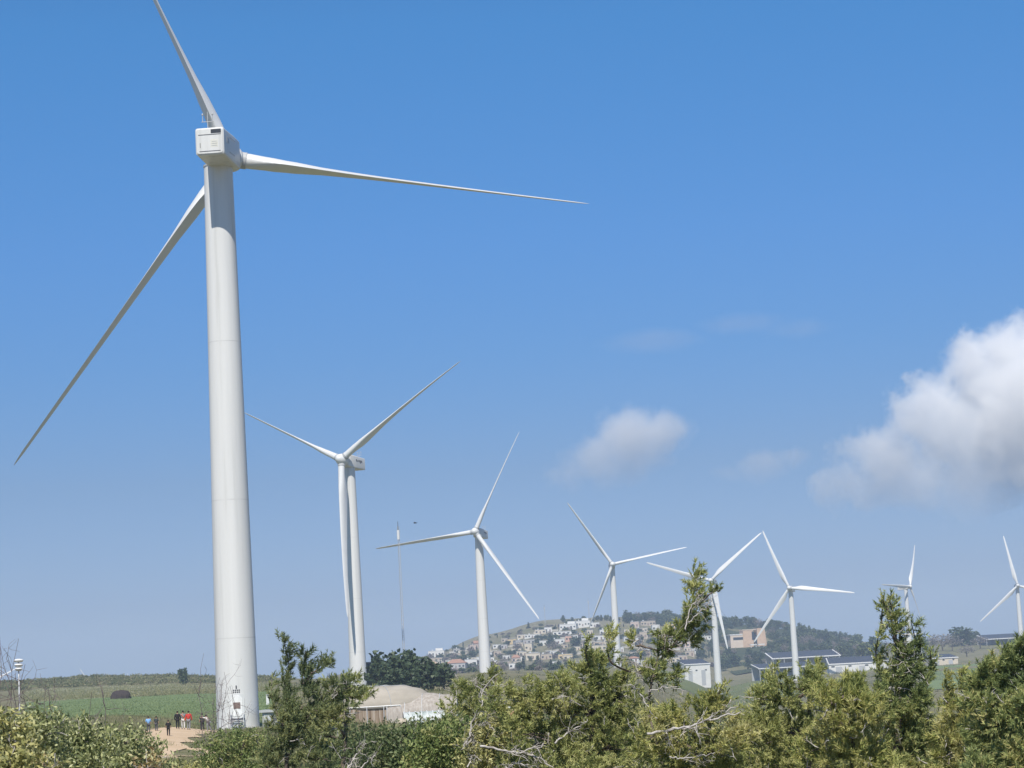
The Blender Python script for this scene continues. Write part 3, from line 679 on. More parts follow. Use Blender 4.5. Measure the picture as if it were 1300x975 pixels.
# ------------------------------------------------------------------ foreground pines (left to right)
tree('pine_tree', 'dark green pine with three leaders beside the nearest turbine, leftmost foreground pine', 'pine tree', 38, 372,
     [(392, 900, 40, 34), (368, 930, 36, 40), (412, 872, 24, 20), (440, 868, 20, 14), (425, 905, 28, 24), (352, 962, 34, 34), (405, 955, 36, 34), (428, 890, 24, 18)],
     [([(372, 905), (362, 868), (366, 835), (360, 806)], 15, 7), ([(392, 880), (384, 855), (388, 838), (388, 822)], 9, 6), ([(385, 862), (400, 846), (412, 834)], 6, 7), ([(392, 850), (418, 838)], 4, 5), ([(360, 915), (346, 885), (345, 857)], 8, 4)],
     PINE_D, 11, k=.115, group=GP)
tree('pine_tree', 'olive pine boughs reaching right in front of the second turbine foot', 'pine tree', 42, 425,
     [(428, 862, 22, 13), (447, 862, 14, 14), (452, 878, 20, 9), (436, 880, 22, 14), (418, 892, 26, 20), (405, 925, 30, 30)], [([(440, 880), (468, 874)], 7, 4)], PINE_A, 12, k=.15, group=GP)
tree('pine_tree', 'rounded olive pine between the net house and the third turbine', 'pine tree', 44, 592,
     [(588, 872, 26, 20), (606, 860, 14, 12), (580, 892, 26, 18), (606, 888, 24, 22), (570, 905, 16, 12), (618, 905, 20, 22)], [([(620, 872), (623, 842)], 6, 3), ([(628, 868), (631, 846)], 5, 2.5)], PINE_A, 13, k=.15, group=GP)
tree('pine_tree', 'broad dark olive pine mass below the village, widest crown of the foreground', 'pine tree', 36, 745,
     [(752, 852, 34, 28), (715, 872, 40, 28), (675, 882, 34, 26), (645, 878, 20, 16), (630, 892, 22, 16), (700, 905, 46, 34), (752, 895, 44, 36), (790, 880, 30, 28), (660, 925, 34, 34), (720, 945, 50, 36), (780, 935, 44, 38), (740, 985, 60, 40), (672, 975, 50, 38)],
     [([(752, 850), (744, 826), (746, 806)], 5, 3), ([(785, 865), (795, 850)], 7, 4)], PINE_A, 14, k=.16, group=GP, trunk_r=.08, drop=4,
     dead=[([(612, 947), (640, 953), (662, 956), (690, 944)], .022, .008), ([(662, 955), (684, 962), (702, 975)], .02, .007), ([(704, 943), (726, 927), (746, 914)], .016, .006), ([(700, 888), (718, 885), (735, 894)], .011, .004), ([(640, 988), (652, 970), (672, 972)], .02, .008), ([(815, 985), (812, 965), (816, 950)], .012, .005)])
tree('pine_tree', 'wind-bent sparse pine with thin dark trunk and plume top leaning before the fifth turbine', 'pine tree', 33, 822,
     [(868, 802, 24, 15), (884, 786, 17, 16), (848, 815, 20, 9), (886, 760, 9, 14), (884, 738, 6, 10), (838, 850, 26, 11), (842, 802, 15, 10), (808, 812, 9, 8), (812, 842, 9, 7), (860, 850, 12, 7), (826, 856, 14, 8)],
     [([(822, 900), (826, 870), (834, 838), (840, 812), (858, 800), (872, 785), (880, 755), (884, 726)], 2, 9), ([(888, 765), (900, 752), (908, 748)], 5, 5), ([(838, 835), (856, 815), (868, 800)], 2, 4), ([(800, 850), (776, 838), (772, 818), (776, 800)], 2, 5)], PINE_A, 15, k=.115, lk_=.7, group=GP, trunk_r=.034, skirt=False,
     dead=[([(826, 905), (812, 880), (800, 868)], .012, .004), ([(822, 878), (850, 872), (872, 878)], .010, .004), ([(832, 850), (815, 845), (790, 832)], .009, .004), ([(870, 800), (878, 770), (893, 752)], .012, .005), ([(874, 790), (896, 772), (905, 760)], .010, .004)])
tree('pine_tree', 'yellow-green low pine in front of the meadow, white dead bough across it', 'pine tree', 32, 860,
     [(850, 905, 36, 26), (890, 900, 30, 22), (910, 888, 20, 14), (825, 930, 32, 32), (875, 945, 46, 36), (925, 930, 36, 30), (840, 985, 56, 34), (912, 985, 46, 34)], [([(905, 890), (915, 868)], 6, 4)], PINE_Y, 16, k=.13, group=GP,
     dead=[([(822, 932), (850, 927), (880, 921), (908, 912), (937, 904)], .022, .010), ([(846, 930), (850, 942)], .012, .004), ([(852, 962), (880, 962), (908, 955)], .012, .005)])
tree('pine_tree', 'windswept olive pine right of the meadow, below the solar-roofed sheds', 'pine tree', 35, 985,
     [(982, 868, 24, 18), (1000, 885, 34, 26), (965, 895, 26, 22), (1040, 880, 24, 22), (960, 930, 36, 32), (1010, 930, 46, 40), (975, 980, 50, 36), (1035, 975, 44, 36)],
     [([(1030, 878), (1036, 852), (1037, 837)], 10, 4), ([(968, 878), (978, 856)], 8, 4), ([(1018, 870), (1022, 850)], 7, 4)], PINE_A, 17, k=.14, group=GP, drop=-1)
tree('pine_tree', 'yellow-tinged pine below the white-walled solar shed', 'pine tree', 31, 1065,
     [(1050, 892, 24, 18), (1080, 880, 26, 18), (1064, 915, 34, 28), (1098, 905, 30, 26), (1050, 955, 42, 36), (1090, 955, 40, 36), (1105, 985, 40, 30)], [([(1085, 880), (1087, 856)], 9, 4), ([(1056, 888), (1053, 868)], 6, 4), ([(1070, 880), (1073, 862)], 6, 4)], PINE_Y, 18, k=.13, group=GP, drop=-1)
tree('pine_tree', 'tall spire-topped pine in front of the side-on far turbine', 'pine tree', 34, 1142,
     [(1142, 852, 22, 22), (1162, 850, 14, 16), (1145, 826, 16, 18), (1137, 803, 12, 15), (1131, 782, 9, 13), (1157, 812, 9, 13), (1126, 764, 6, 8), (1146, 880, 32, 26), (1165, 875, 22, 24), (1125, 870, 24, 24), (1134, 848, 16, 16), (1148, 900, 38, 34), (1122, 895, 28, 26), (1148, 920, 44, 36), (1130, 960, 46, 40), (1172, 940, 34, 40), (1160, 985, 46, 34)],
     [([(1148, 850), (1144, 810), (1138, 780), (1129, 757)], 13, 5), ([(1160, 850), (1163, 815), (1157, 785)], 7, 4), ([(1118, 850), (1112, 825), (1115, 803)], 9, 4), ([(1118, 800), (1120, 770), (1122, 757)], 2, 4), ([(1176, 860), (1182, 840), (1181, 822)], 8, 4)], PINE_B, 19, k=.14, lk_=.5, group=GP, trunk_r=.12)
tree('pine_tree', 'pale olive pine in the gap left of the big right-hand bush', 'pine tree', 33, 1215,
     [(1208, 890, 16, 20), (1225, 880, 20, 22), (1212, 925, 30, 30), (1232, 915, 26, 34), (1205, 970, 38, 38), (1240, 965, 38, 38)], [([(1205, 880), (1200, 856)], 7, 4), ([(1220, 870), (1221, 846)], 7, 4)], PINE_Y, 20, k=.14, group=GP)
tree('pine_tree', 'big dense dark green pine filling the lower right corner', 'pine tree', 30, 1275,
     [(1268, 855, 32, 28), (1300, 845, 34, 30), (1248, 880, 28, 28), (1285, 895, 46, 38), (1325, 890, 46, 46), (1258, 930, 40, 36), (1300, 950, 52, 44), (1250, 985, 46, 36)], [([(1250, 870), (1246, 838)], 10, 5), ([(1272, 850), (1274, 822)], 10, 5), ([(1292, 840), (1297, 812)], 12, 6)], PINE_B, 21, k=.15, group=GP, trunk_r=.09)

# ------------------------------------------------------------------ foreground bushes
def bush(label, d, stem, clumps, mat, seed, k=.17, bn=BN, **kw):
    return tree('bush', label, 'bush', d, stem, clumps, (), mat, seed, kind='leaf', k=k, group=GB, needle=bn, trunk_r=.05, **kw)
bush('bright green bush at the foot of the nearest turbine', 60, 290, [(288, 940, 24, 20), (308, 936, 22, 16), (270, 952, 24, 20), (328, 946, 22, 22), (295, 965, 40, 24), (325, 975, 36, 24)], BUSH_G, 31, k=.3)
bush('dark green bush below the net house, right of the leftmost pine', 46, 440, [(438, 950, 28, 28), (418, 968, 28, 26), (462, 938, 24, 20), (450, 980, 36, 24)], BUSH_D, 32)
bush('deep green bush under the striped front of the net house', 42, 505, [(500, 938, 32, 22), (525, 930, 26, 18), (480, 955, 30, 26), (520, 962, 36, 28), (500, 985, 50, 24)], BUSH_D, 33,
     dead=[([(436, 985), (452, 960), (466, 944)], .02, .008), ([(444, 988), (466, 966), (478, 958)], .018, .006)])
bush('light green bush below the small white hoop tunnel', 40, 560, [(556, 930, 28, 20), (580, 922, 24, 18), (545, 955, 32, 28), (585, 955, 32, 30), (560, 985, 50, 26)], BUSH_G, 34)
bush('pale green shrub among the bleached twigs, left of the broad pine', 38, 630, [(625, 925, 26, 22), (612, 950, 30, 28), (645, 930, 24, 22), (632, 975, 44, 30)], SHRUB_Y, 35,
     dead=[([(596, 945), (600, 915), (612, 895), (613, 878), (630, 856)], .016, .006), ([(612, 878), (628, 888), (634, 892)], .010, .005), ([(610, 898), (620, 920), (634, 930)], .014, .005), ([(598, 935), (592, 942), (588, 950)], .012, .004), ([(603, 920), (620, 918)], .009, .003), ([(600, 930), (602, 952)], .012, .004), ([(594, 975), (600, 960), (612, 966)], .014, .005)])
MLB = 'olive scrub bush half hidden behind the foreground pines'
for q, (x, y, rx) in enumerate(((585, 925, 40), (640, 905, 34), (690, 915, 44), (760, 905, 50), (815, 905, 36), (900, 915, 44), (960, 905, 44), (1030, 905, 50), (1100, 905, 50), (1170, 915, 44), (1225, 925, 40), (1290, 905, 50))):
    tree('bush', MLB, 'bush', 52+4*(q % 3), x, [(x, y+14, rx, 24), (x-rx*.6, y+28, rx*.8, 24), (x+rx*.6, y+30, rx*.8, 24), (x, y+52, rx*1.2, 28)], (), (SHRUB_Y, PINE_Y, BUSH_D)[q % 3], 80+q, kind='leaf', k=.2, group='scrub behind the foreground pines', needle=(.24, 12, .075, .4), trunk_r=.04)
SP = (.17, 12, .054, .45)
for i, (lab, d, stem, cl, mt) in enumerate([
    ('grey-olive shrub with long leaves at the left edge, in front of the siren pole', 25, 25, [(22, 930, 38, 26), (58, 918, 24, 16), (5, 965, 40, 30), (50, 962, 40, 30)], SHRUB_P),
    ('yellow-olive shrub low at the far left corner', 22, 8, [(5, 925, 22, 18), (18, 945, 22, 18), (30, 975, 36, 22), (0, 985, 40, 22)], SHRUB_Y),
    ('grey-olive shrub below the dark haystack', 27, 110, [(100, 932, 34, 22), (75, 945, 32, 26), (125, 950, 36, 26), (95, 978, 50, 26)], SHRUB_P),
    ('grey-olive shrub left of the dirt track, hiding the two smallest walkers to the waist', 28, 165, [(155, 936, 28, 18), (178, 950, 24, 16), (150, 962, 36, 26), (186, 982, 40, 22)], SHRUB_P),
    ('small orange-leaved shrub in front of the dirt track', 24, 190, [(188, 968, 10, 8), (196, 974, 10, 8)], SHRUB_O),
    ('orange-brown shrub tuft among the grey-olive shrubs', 23, 58, [(55, 966, 11, 8), (46, 973, 10, 7)], SHRUB_O),
    ('yellow-green shrub right of the dirt track, beside the bright green bush', 30, 238, [(235, 980, 22, 12), (213, 985, 24, 14), (255, 982, 22, 12)], SHRUB_Y)]):
    bush(lab, d, stem, cl, mt, 50+i, k=.15, bn=SP)

# ------------------------------------------------------------------ net house and hoop tunnels by the second turbine
NET = mat_noise('beige_shade_net', [(.3, (.33, .30, .25)), (.55, (.39, .355, .30)), (.75, (.45, .415, .36))], .5, .95, 6, stretch=(1, .25, 3), spec=.1)
NETW = mat_noise('brown_net_wall', [(.38, (.19, .14, .10)), (.5, (.30, .235, .175)), (.62, (.42, .36, .30))], 1.6, .95, 3, stretch=(2.2, 2.2, .05), spec=.1)
NETS = mat_noise('striped_net', [(.34, (.31, .275, .24)), (.52, (.38, .345, .305)), (.68, (.44, .41, .37))], 1.7, .95, 3, stretch=(2.4, 2.4, .05), spec=.1)
PLAST = mat_noise('white_polythene', [(.35, (.34, .39, .37)), (.6, (.52, .56, .55))], 1.2, .45, 5)
def dome_net(cx, cy, w, dp, h, rz, flat, nu=44, nv=14):
    """billowing net over hoops: superelliptic plan, walls then a rounded top; returns rings for MB"""
    R = []
    for i in range(nv+1):
        t = i/nv*math.pi/2; c = math.cos(t)**flat; z = h*math.sin(t)**.9
        ring = []
        for j in range(nu):
            a = 2*math.pi*j/nu; ca, sa = math.cos(a), math.sin(a)
            x = w*.5*math.copysign(abs(ca)**.7, ca)*max(c, .02); y = dp*.5*math.copysign(abs(sa)**.7, sa)*max(c, .02)
            z_ = z+.05*math.sin(x*3.1)*math.sin(t)
            ring.append((cx+x*math.cos(rz)-y*math.sin(rz), cy+x*math.sin(rz)+y*math.cos(rz), z_))
        R.append(np.array(ring))
    return R
g0 = ground(484, 240)
nh_ = thing('net_house', g0, 'beige net house with rounded billowing top and brown striped front wall', 'net house')
wall = MB()
for a, b in (((-4.6, -4.3), (-3.2, -5.2)), ((-3.2, -5.2), (2.2, -5.2)), ((2.2, -5.2), (3.6, -4.3)), ((-4.6, -4.3), (-5.2, 4.0)), ((3.6, -4.3), (5.0, 4.0)), ((-5.2, 4.0), (5.0, 4.0))):
    A, B_ = np.array(a), np.array(b); c = (A+B_)/2; L = np.linalg.norm(B_-A); ang = math.atan2(B_[1]-A[1], B_[0]-A[0])
    wall.box((c[0], c[1], .75), (L, .06, 2.0), rz=ang)
link('net_wall', wall.mesh('net_wall', NETW), nh_)
top = MB(); R = dome_net(-.3, -.2, 11.6, 10.3, 2.35, 0, .62)
for r in R: r[:, 2] += 1.55
top.rings(R); link('net_roof', top.mesh('net_roof', NET, smooth=True), nh_)
for q in range(7):
    ci = [R[k_][(4+q*5) % 44] for k_ in range(len(R))]; link('net_seam', MB().tube(np.array(ci)*np.array([1.005, 1.005, 1.008]), .035, 4).mesh('net_seam', GREYP), nh_)
beam = MB(); beam.tube([(-3.2, -5.3, 1.80), (2.2, -5.3, 1.84)], .06); link('front_beam', beam.mesh('front_beam', W_BLADE), nh_)
for x in (-3.2, -1.4, .4, 2.2):
    link('post', MB().tube([(x, -5.34, -.3), (x, -5.34, 1.8)], .05).mesh('post', STEEL), nh_)
g1 = ground(533, 237)
nh2 = thing('net_house', g1, 'smaller striped net tunnel with hoops, right of the beige net house', 'net house')
bar = MB(); R = []
for i in range(13):
    x = -3.6+i*.62; r = []; w, h = 3.0, 2.9+.15*math.sin(i*1.1)
    for j in range(15):
        t = math.pi*j/14; r.append((x+.0*t, -w*math.cos(t), h*math.sin(t)**.8))
    R.append(np.array(r))
for i in range(12):
    V = np.concatenate([R[i], R[i+1]]); bar.add(V, [[j, j+1, 15+j+1, 15+j] for j in range(14)])
link('net_cover', bar.mesh('net_cover', NETS, smooth=True), nh2)
for e in (0, 12):
    f = MB(); f.add(R[e], [list(range(15))]); link('end_wall', f.mesh('end_wall', NETS), nh2)
for i in (0, 3, 6, 9, 12):
    link('hoop', MB().tube(R[i]*np.array([1, 1.015, 1.015]), .045, 5).mesh('hoop', STEEL), nh2)
def hoop_tunnel(label, xp, d, L, w, h, rz, n=8):
    g = ground(xp, d); t_ = thing('hoop_tunnel', g, label, 'tunnel', rz=rz); RR = []
    for i in range(n):
        x = -L/2+L*i/(n-1); RR.append(np.array([(x, -w*math.cos(math.pi*j/10), h*math.sin(math.pi*j/10)) for j in range(11)]))
    m = MB()
    for i in range(n-1):
        a_, b_ = RR[i].copy(), RR[i+1].copy(); md = (a_+b_)/2*np.array([1, .985, .975])
        m.add(np.concatenate([a_, md, b_]), [[j, j+1, 11+j+1, 11+j] for j in range(10)]+[[11+j, 11+j+1, 22+j+1, 22+j] for j in range(10)])
    link('cover', m.mesh('cover', PLAST, smooth=True), t_)
    for i in range(n): link('hoop', MB().tube(RR[i]*np.array([1, 1.03, 1.03]), .05, 5).mesh('hoop', W_BLADE), t_)
hoop_tunnel('low white polythene hoop tunnel in front of the striped net tunnel', 535, 228, 4.2, 1.2, 1.25, .12)
hoop_tunnel('low white polythene tunnel glimpsed through pines below the village', 655, 262, 4.0, 1.2, 1.3, .1, 6)
for i, (x, d, r, lab) in enumerate(((507, 226, .5, 'larger pale boulder below the net house front wall'), (516, 229, .42, 'smaller pale boulder at the right corner of the net house wall'))):
    g = ground(x, d); m = MB(); m.ell((0, 0, r*.5), (r*1.3, r, r*.9), 9, 6, .35, np.random.default_rng(i)); o = link('boulder', m.mesh('boulder', ROCK, smooth=True)); o.location = tuple(g); tag(o, lab, 'boulder')
g = ground(648, 215); m = MB(); m.ell((0, 0, .2), (1.6, 1.4, 1.05), 14, 8, .2, np.random.default_rng(3))
o = link('soil_heap', m.mesh('soil_heap', mat_noise('terracotta_soil', [(.3, (.26, .12, .07)), (.7, (.40, .21, .13))], 2, .95), smooth=True)); o.location = tuple(g); tag(o, 'heap of orange-brown soil seen through the pines below the village', 'soil heap')

# dark block at the foot of the second turbine
g = ground(470, 632); sh = thing('dark_shed', g, 'tall dark windowless shed standing against the foot of the second turbine', 'shed')
SH_D = mat_plain('dark_blue_cladding', (.022, .030, .042), .6, .15, 1.2)
link('body', MB().box((0, 0, 3.2), (2.7, 3.0, 6.8)).mesh('body', SH_D), sh)
link('roof', MB().box((0, 0, 6.7), (2.9, 3.2, .16)).mesh('roof', MARK), sh)

# ------------------------------------------------------------------ farther trees: prototypes of height 1 (crown + trunk), copied and scaled
def proto(name, lobes, n, leaf, mat, seed, trunk=.035, bare=False, aspect=.75):
    rng = np.random.default_rng(seed); VV = []
    tot = sum(a[3]*a[5] for a in lobes)
    for (x, y, z, rx, ry, rz) in lobes:
        k = max(20, int(n*rx*rz/tot)); P, u = in_ell(rng, (x, y, z), (rx, ry, rz), k, .5); VV.append(leaves(rng, P, leaf, aspect, .1))
    V = np.concatenate(VV); t = MB(); top = max(l[2] for l in lobes)
    t.tube([(0, 0, -.06), (.01, 0, top*.5), (0, .01, top)], [trunk, trunk*.7, trunk*.3], 5)
    for l in lobes[:4]: t.tube([(0, 0, l[2]*.45), (l[0]*.6, l[1]*.6, l[2]*.8), (l[0], l[1], l[2])], [trunk*.45, trunk*.3, trunk*.1], 4)
    return quad_mesh('crown', V, mat, (0, 0, 0)), t.mesh('trunk', BARK)
FAR_D = mat_leaf('far_pine_dark', [(0.028, 0.051, 0.031), (0.054, 0.084, 0.044), (0.083, 0.118, 0.056), (0.115, 0.147, 0.070)], .25, .2)
FAR_G = mat_leaf('far_tree_green', [(0.045, 0.067, 0.031), (0.079, 0.109, 0.046), (0.122, 0.151, 0.064), (0.166, 0.179, 0.083)], .25, .2)
FAR_B = mat_leaf('far_bare_twigs', [(0.122, 0.102, 0.096), (0.186, 0.160, 0.143), (0.256, 0.224, 0.198), (0.218, 0.211, 0.141)], .25, .1)
FAR_C = mat_leaf('far_cypress', [(0.020, 0.041, 0.033), (0.036, 0.061, 0.044), (0.054, 0.082, 0.054), (0.070, 0.100, 0.064)], .3, .15)
PRT = {
 'round': [proto('r', [(0, 0, .30, .36, .35, .26), (0, 0, .62, .34, .34, .30), (.2, .1, .5, .24, .22, .2), (-.22, -.05, .52, .22, .22, .2), (.05, -.2, .72, .2, .2, .2), (-.1, .1, .8, .18, .18, .17)], 620, .11, m_, s_) for m_, s_ in ((FAR_D, 1), (FAR_D, 2), (FAR_G, 3))],
 'pine': [proto('p', [(0, 0, .80, .13, .13, .19), (.05, 0, .58, .21, .20, .2), (-.06, .03, .42, .26, .25, .2), (.08, -.05, .28, .28, .26, .17)], 560, .10, m_, s_) for m_, s_ in ((FAR_D, 4), (FAR_D, 5))],
 'cypress': [proto('c', [(0, 0, .82, .06, .06, .17), (0, 0, .58, .10, .10, .22), (.01, 0, .32, .11, .11, .24)], 420, .075, FAR_C, 6)],
 'bare': [proto('b', [(0, 0, .6, .36, .34, .34), (.22, .05, .48, .26, .26, .24), (-.24, 0, .5, .24, .24, .24)], 420, .12, FAR_B, s_, aspect=.22) for s_ in (7, 8)],
 'shrub': [proto('s', [(0, 0, .42, .55, .5, .42), (.45, .1, .3, .4, .35, .3), (-.4, -.1, .34, .4, .38, .32)], 380, .2, m_, s_) for m_, s_ in ((FAR_G, 9), (FAR_B, 10), (FAR_D, 11))]}
PROTO_OBJ = {}
def far_tree(kind, var, loc, h, label, group, w=1., cat='tree', name=None):
    """first use of a mesh makes the tree, later ones copy it and its parts"""
    name = name or {'round': 'round_tree', 'pine': 'pine_tree', 'cypress': 'cypress_tree', 'bare': 'bare_tree', 'shrub': 'shrub'}[kind]
    v = PRT[kind][var % len(PRT[kind])]; rz = float(R0.random()*6.28); sc = (h*w, h*w, h)
    key = (kind, var % len(PRT[kind]), name)
    if key not in PROTO_OBJ:
        r = thing(name, loc, label, cat, group, rz); r.scale = sc; link('crown', v[0], r); link('trunk', v[1], r); PROTO_OBJ[key] = r
    else: r = copy_tree(PROTO_OBJ[key], loc, label, rz, sc)
    r['label'] = label; r['category'] = cat; r['group'] = group
    return r
# dark row between the second turbine and the village
ROWG = 'dark pines in a row behind the net house'
for i, (x, d, h, kd, w, lab) in enumerate((
    (479, 520, 9.5, 'pine', 1.1, 'narrow pointed dark pine right behind the dark shed, left end of the row'),
    (493, 500, 7.0, 'round', 1.1, 'low rounded pine second in the row behind the net house'),
    (513, 490, 9.8, 'round', 1.15, 'tallest broad pine behind the net house, at the foot of the thin mast'),
    (530, 480, 8.2, 'round', 1.1, 'broad pine right of the tallest one in the row behind the net house'),
    (546, 480, 6.6, 'round', 1.2, 'low bushy pine near the right end of the row behind the net house'),
    (562, 485, 6.0, 'round', 1.2, 'lowest pine at the right end of the row, under the red-roofed house'),
    (502, 470, 5.6, 'round', 1.3, 'low dark pine before the tallest pine of the row behind the net house'),
    (521, 465, 5.2, 'round', 1.3, 'low dark pine filling the middle of the row behind the net house'))):
    far_tree(kd, i % 2, ground(x, d), h, lab, ROWG, w)
# left field: lone tree, haystack, siren pole
far_tree('round', 1, ground(232, 905), 7.4, 'small lone dark green tree standing on the ridge left of the nearest turbine', 'lone trees', .85)
hs = ground(152, 585); hb_ = MB(); rg = np.random.default_rng(4)
R = []
for i in range(9):
    t = i/8*math.pi/2; ring = []
    for j in range(22):
        a = 2*math.pi*j/22; ca, sa = math.cos(a), math.sin(a)
        ring.append((2.75*math.copysign(abs(ca)**.75, ca)*max(math.cos(t)**.6, .03)*(1+.05*rg.normal()), 1.6*math.copysign(abs(sa)**.6, sa)*max(math.cos(t)**.45, .03), -.2+2.55*math.sin(t)+.05*rg.normal()))
    R.append(np.array(ring))
hb_.rings(R); o = link('haystack', hb_.mesh('haystack', mat_noise('dark_weathered_cover', [(.3, (.028, .022, .022)), (.7, (.075, .058, .055))], 1.5, .9, 6, stretch=(3, 3, .4), bump=.6), smooth=True, sharp=60)); o.location = tuple(hs)
tag(o, 'dark covered haystack with rounded top at the edge of the green field', 'haystack')
sp_ = at(25, 905, 150); sp_[2] = Hz(sp_[0], sp_[1]); sr = thing('siren_pole', sp_, 'slim grey pole carrying a stack of three white siren horns', 'siren pole')
zt = at(25.5, 836, 150)[2]-sp_[2]
link('pole', MB().tube([(0, 0, -.3), (0, 0, zt-.1)], [.055, .04], 8).mesh('pole', STEEL, smooth=True), sr)
for k, (dz, r) in enumerate(((-.12, .34), (-.42, .30), (-.68, .26))):
    m = MB(); m.rings([np.array([(q*math.cos(2*math.pi*j/14), q*math.sin(2*math.pi*j/14), zt+dz+z) for j in range(14)]) for z, q in ((-.14, .12), (-.10, r*.8), (0, r), (.07, r*.8), (.11, .1))])
    link('siren_horn', m.mesh('siren_horn', W_BLADE, smooth=True, sharp=50), sr)
# thin lattice mast, bird
mg = ground(513, 655); mt_ = at(505, 668, 655); hgt = mt_[2]-mg[2]; lean = (mt_-mg)*np.array([0, 0, 0])
mm = thing('mast', mg, 'tall thin grey lattice mast rising behind the dark pine row', 'mast')
lat = MB(); w = .33; L3 = [np.array([w*math.cos(a), w*math.sin(a), 0]) for a in (0, 2.094, 4.189)]
for c in L3: lat.tube([c, c+[0, 0, hgt]], .06, 4)
for k in range(int(hgt/1.2)):
    for q in range(3): lat.tube([L3[q]+[0, 0, k*1.2], L3[(q+1) % 3]+[0, 0, k*1.2+1.2]], .03, 3)
link('lattice', lat.mesh('lattice', GREYP), mm)
link('top_lamp', MB().tube([(0, 0, hgt-4), (0, 0, hgt-1.2)], .42, 8).mesh('top_lamp', W_BLADE), mm)
link('lightning_rod', MB().tube([(0, 0, hgt-1.2), (0, 0, hgt+1.4)], .09, 5).mesh('lightning_rod', MARK), mm)
bp = at(527, 664, 420); bm_ = MB(); bm_.ell((0, 0, 0), (.32, .10, .09), 8, 6); bm_.ell((.33, 0, .03), (.1, .07, .07), 6, 5)
for sg in (-1, 1): bm_.add([(.15, 0, .05), (-.15, 0, .05), (-.12, sg*.62, .20), (-.2, sg*1.05, .12), (.02, sg*.6, .2), (.15, 0, .03), (-.15, 0, .03), (-.12, sg*.62, .18), (-.2, sg*1.05, .11), (.02, sg*.6, .18)], [[0, 1, 2, 4], [4, 2, 3], [5, 9, 7, 6], [9, 8, 7], [0, 4, 9, 5], [1, 6, 7, 2]])
bm_.add([(-.3, .08, 0), (-.3, -.08, 0), (-.52, -.12, .01), (-.52, .12, .01)], [[0, 1, 2, 3]])
o = link('bird', bm_.mesh('bird', DARK)); o.location = tuple(bp); o.rotation_euler = (0.1, 0, .2); tag(o, 'small dark bird in flight right of the thin mast top', 'bird')

# ------------------------------------------------------------------ village on the hill
WALLS = {'white': mat_plain('white_plaster', (.68, .67, .64), .8, .05, .3), 'cream': mat_plain('cream_plaster', (.60, .53, .42), .8, .06, .3), 'tan': mat_plain('tan_stone_wall', (.46, .39, .31), .85, .1, .5),
         'grey': mat_plain('grey_plaster', (.44, .43, .42), .85, .08, .4), 'yellow': mat_plain('ochre_plaster', (.60, .46, .25), .8, .06, .3), 'pink': mat_plain('pinkish_stone', (.52, .42, .36), .85, .08, .4), 'salmon': mat_plain('salmon_plaster', (.56, .36, .28), .8, .08, .4)}
ROOF_R = mat_noise('red_clay_tiles', [(.3, (.30, .165, .115)), (.7, (.40, .235, .165))], 1.2, .8, 5); ROOF_F = mat_plain('flat_roof_membrane', (.52, .51, .49), .8, .1, .4)
ROOF_Y = mat_plain('pale_clay_tiles', (.48, .36, .24), .8, .12, .6); GLASS = mat_plain('dark_window_glass', (.04, .05, .06), .15, .2); 
HG = 'village houses on the hill'
def house(x, y, w, h, wall, roof, label, rz=None, deep=None):
    p, d = hit(x, y); s = d/F; W, Hh = w*s*1.18, h*s*1.08; D = deep or min(max(W*.6, 7), 13)
    rz = (float(R0.random())-.5)*.5 if rz is None else rz
    r = thing('house', p, label, 'house', HG, rz); body = Hh if roof in ('flat', 'step') else Hh*.62
    link('wall', MB().box((0, D/2, body/2-1.2), (W, D, body+2.4)).mesh('wall', WALLS[wall]), r)
    if roof in ('flat', 'step'):
        rf = MB().box((0, D/2, body+.13), (W+.5, D+.5, .26)).mesh('roof', ROOF_F if wall != 'white' else WALLS['white']); ro = link('roof', rf, r)
        if roof == 'step':
            link('upper_storey', MB().box((W*.18, D*.62, body+.26+1.3), (W*.45, D*.6, 2.6)).mesh('upper_storey', WALLS[wall]), r)
        if W > 9: link('water_tank', MB().tube([(-W*.25, D*.6, body+.26), (-W*.25, D*.6, body+1.5)], .55, 8).mesh('water_tank', W_BLADE, smooth=True, sharp=40), ro)
    else:
        hh = Hh-body; m = MB(); o = .5; iw = W*.5 if roof in ('gable',) else W*.22
        V = [(-W/2-o, -o, body), (W/2+o, -o, body), (W/2+o, D+o, body), (-W/2-o, D+o, body), (-iw-(o if roof == 'gable' else 0), D/2, body+hh), (iw+(o if roof == 'gable' else 0), D/2, body+hh)]
        m.add(V, [[0, 1, 5, 4], [2, 3, 4, 5], [1, 2, 5], [3, 0, 4], [3, 2, 1, 0]])
        link('roof', m.mesh('roof', ROOF_Y if wall in ('yellow', 'cream') else ROOF_R), r)
    nw = int(max(2, min(5, W//3.2))); wh = min(1.5, body*.42)
    for k in range(nw):
        xx = -W/2+W*(k+.5)/nw; dr = k == nw//2
        m = MB().box((xx, -.03, body*.52 if not dr else body*.38), (W/nw*(.5 if not dr else .36), .12, wh if not dr else min(2.3, body*.75)))
        link('window' if not dr else 'door', m.mesh('window' if not dr else 'door', GLASS if not dr else BROWNV), r)
    return r
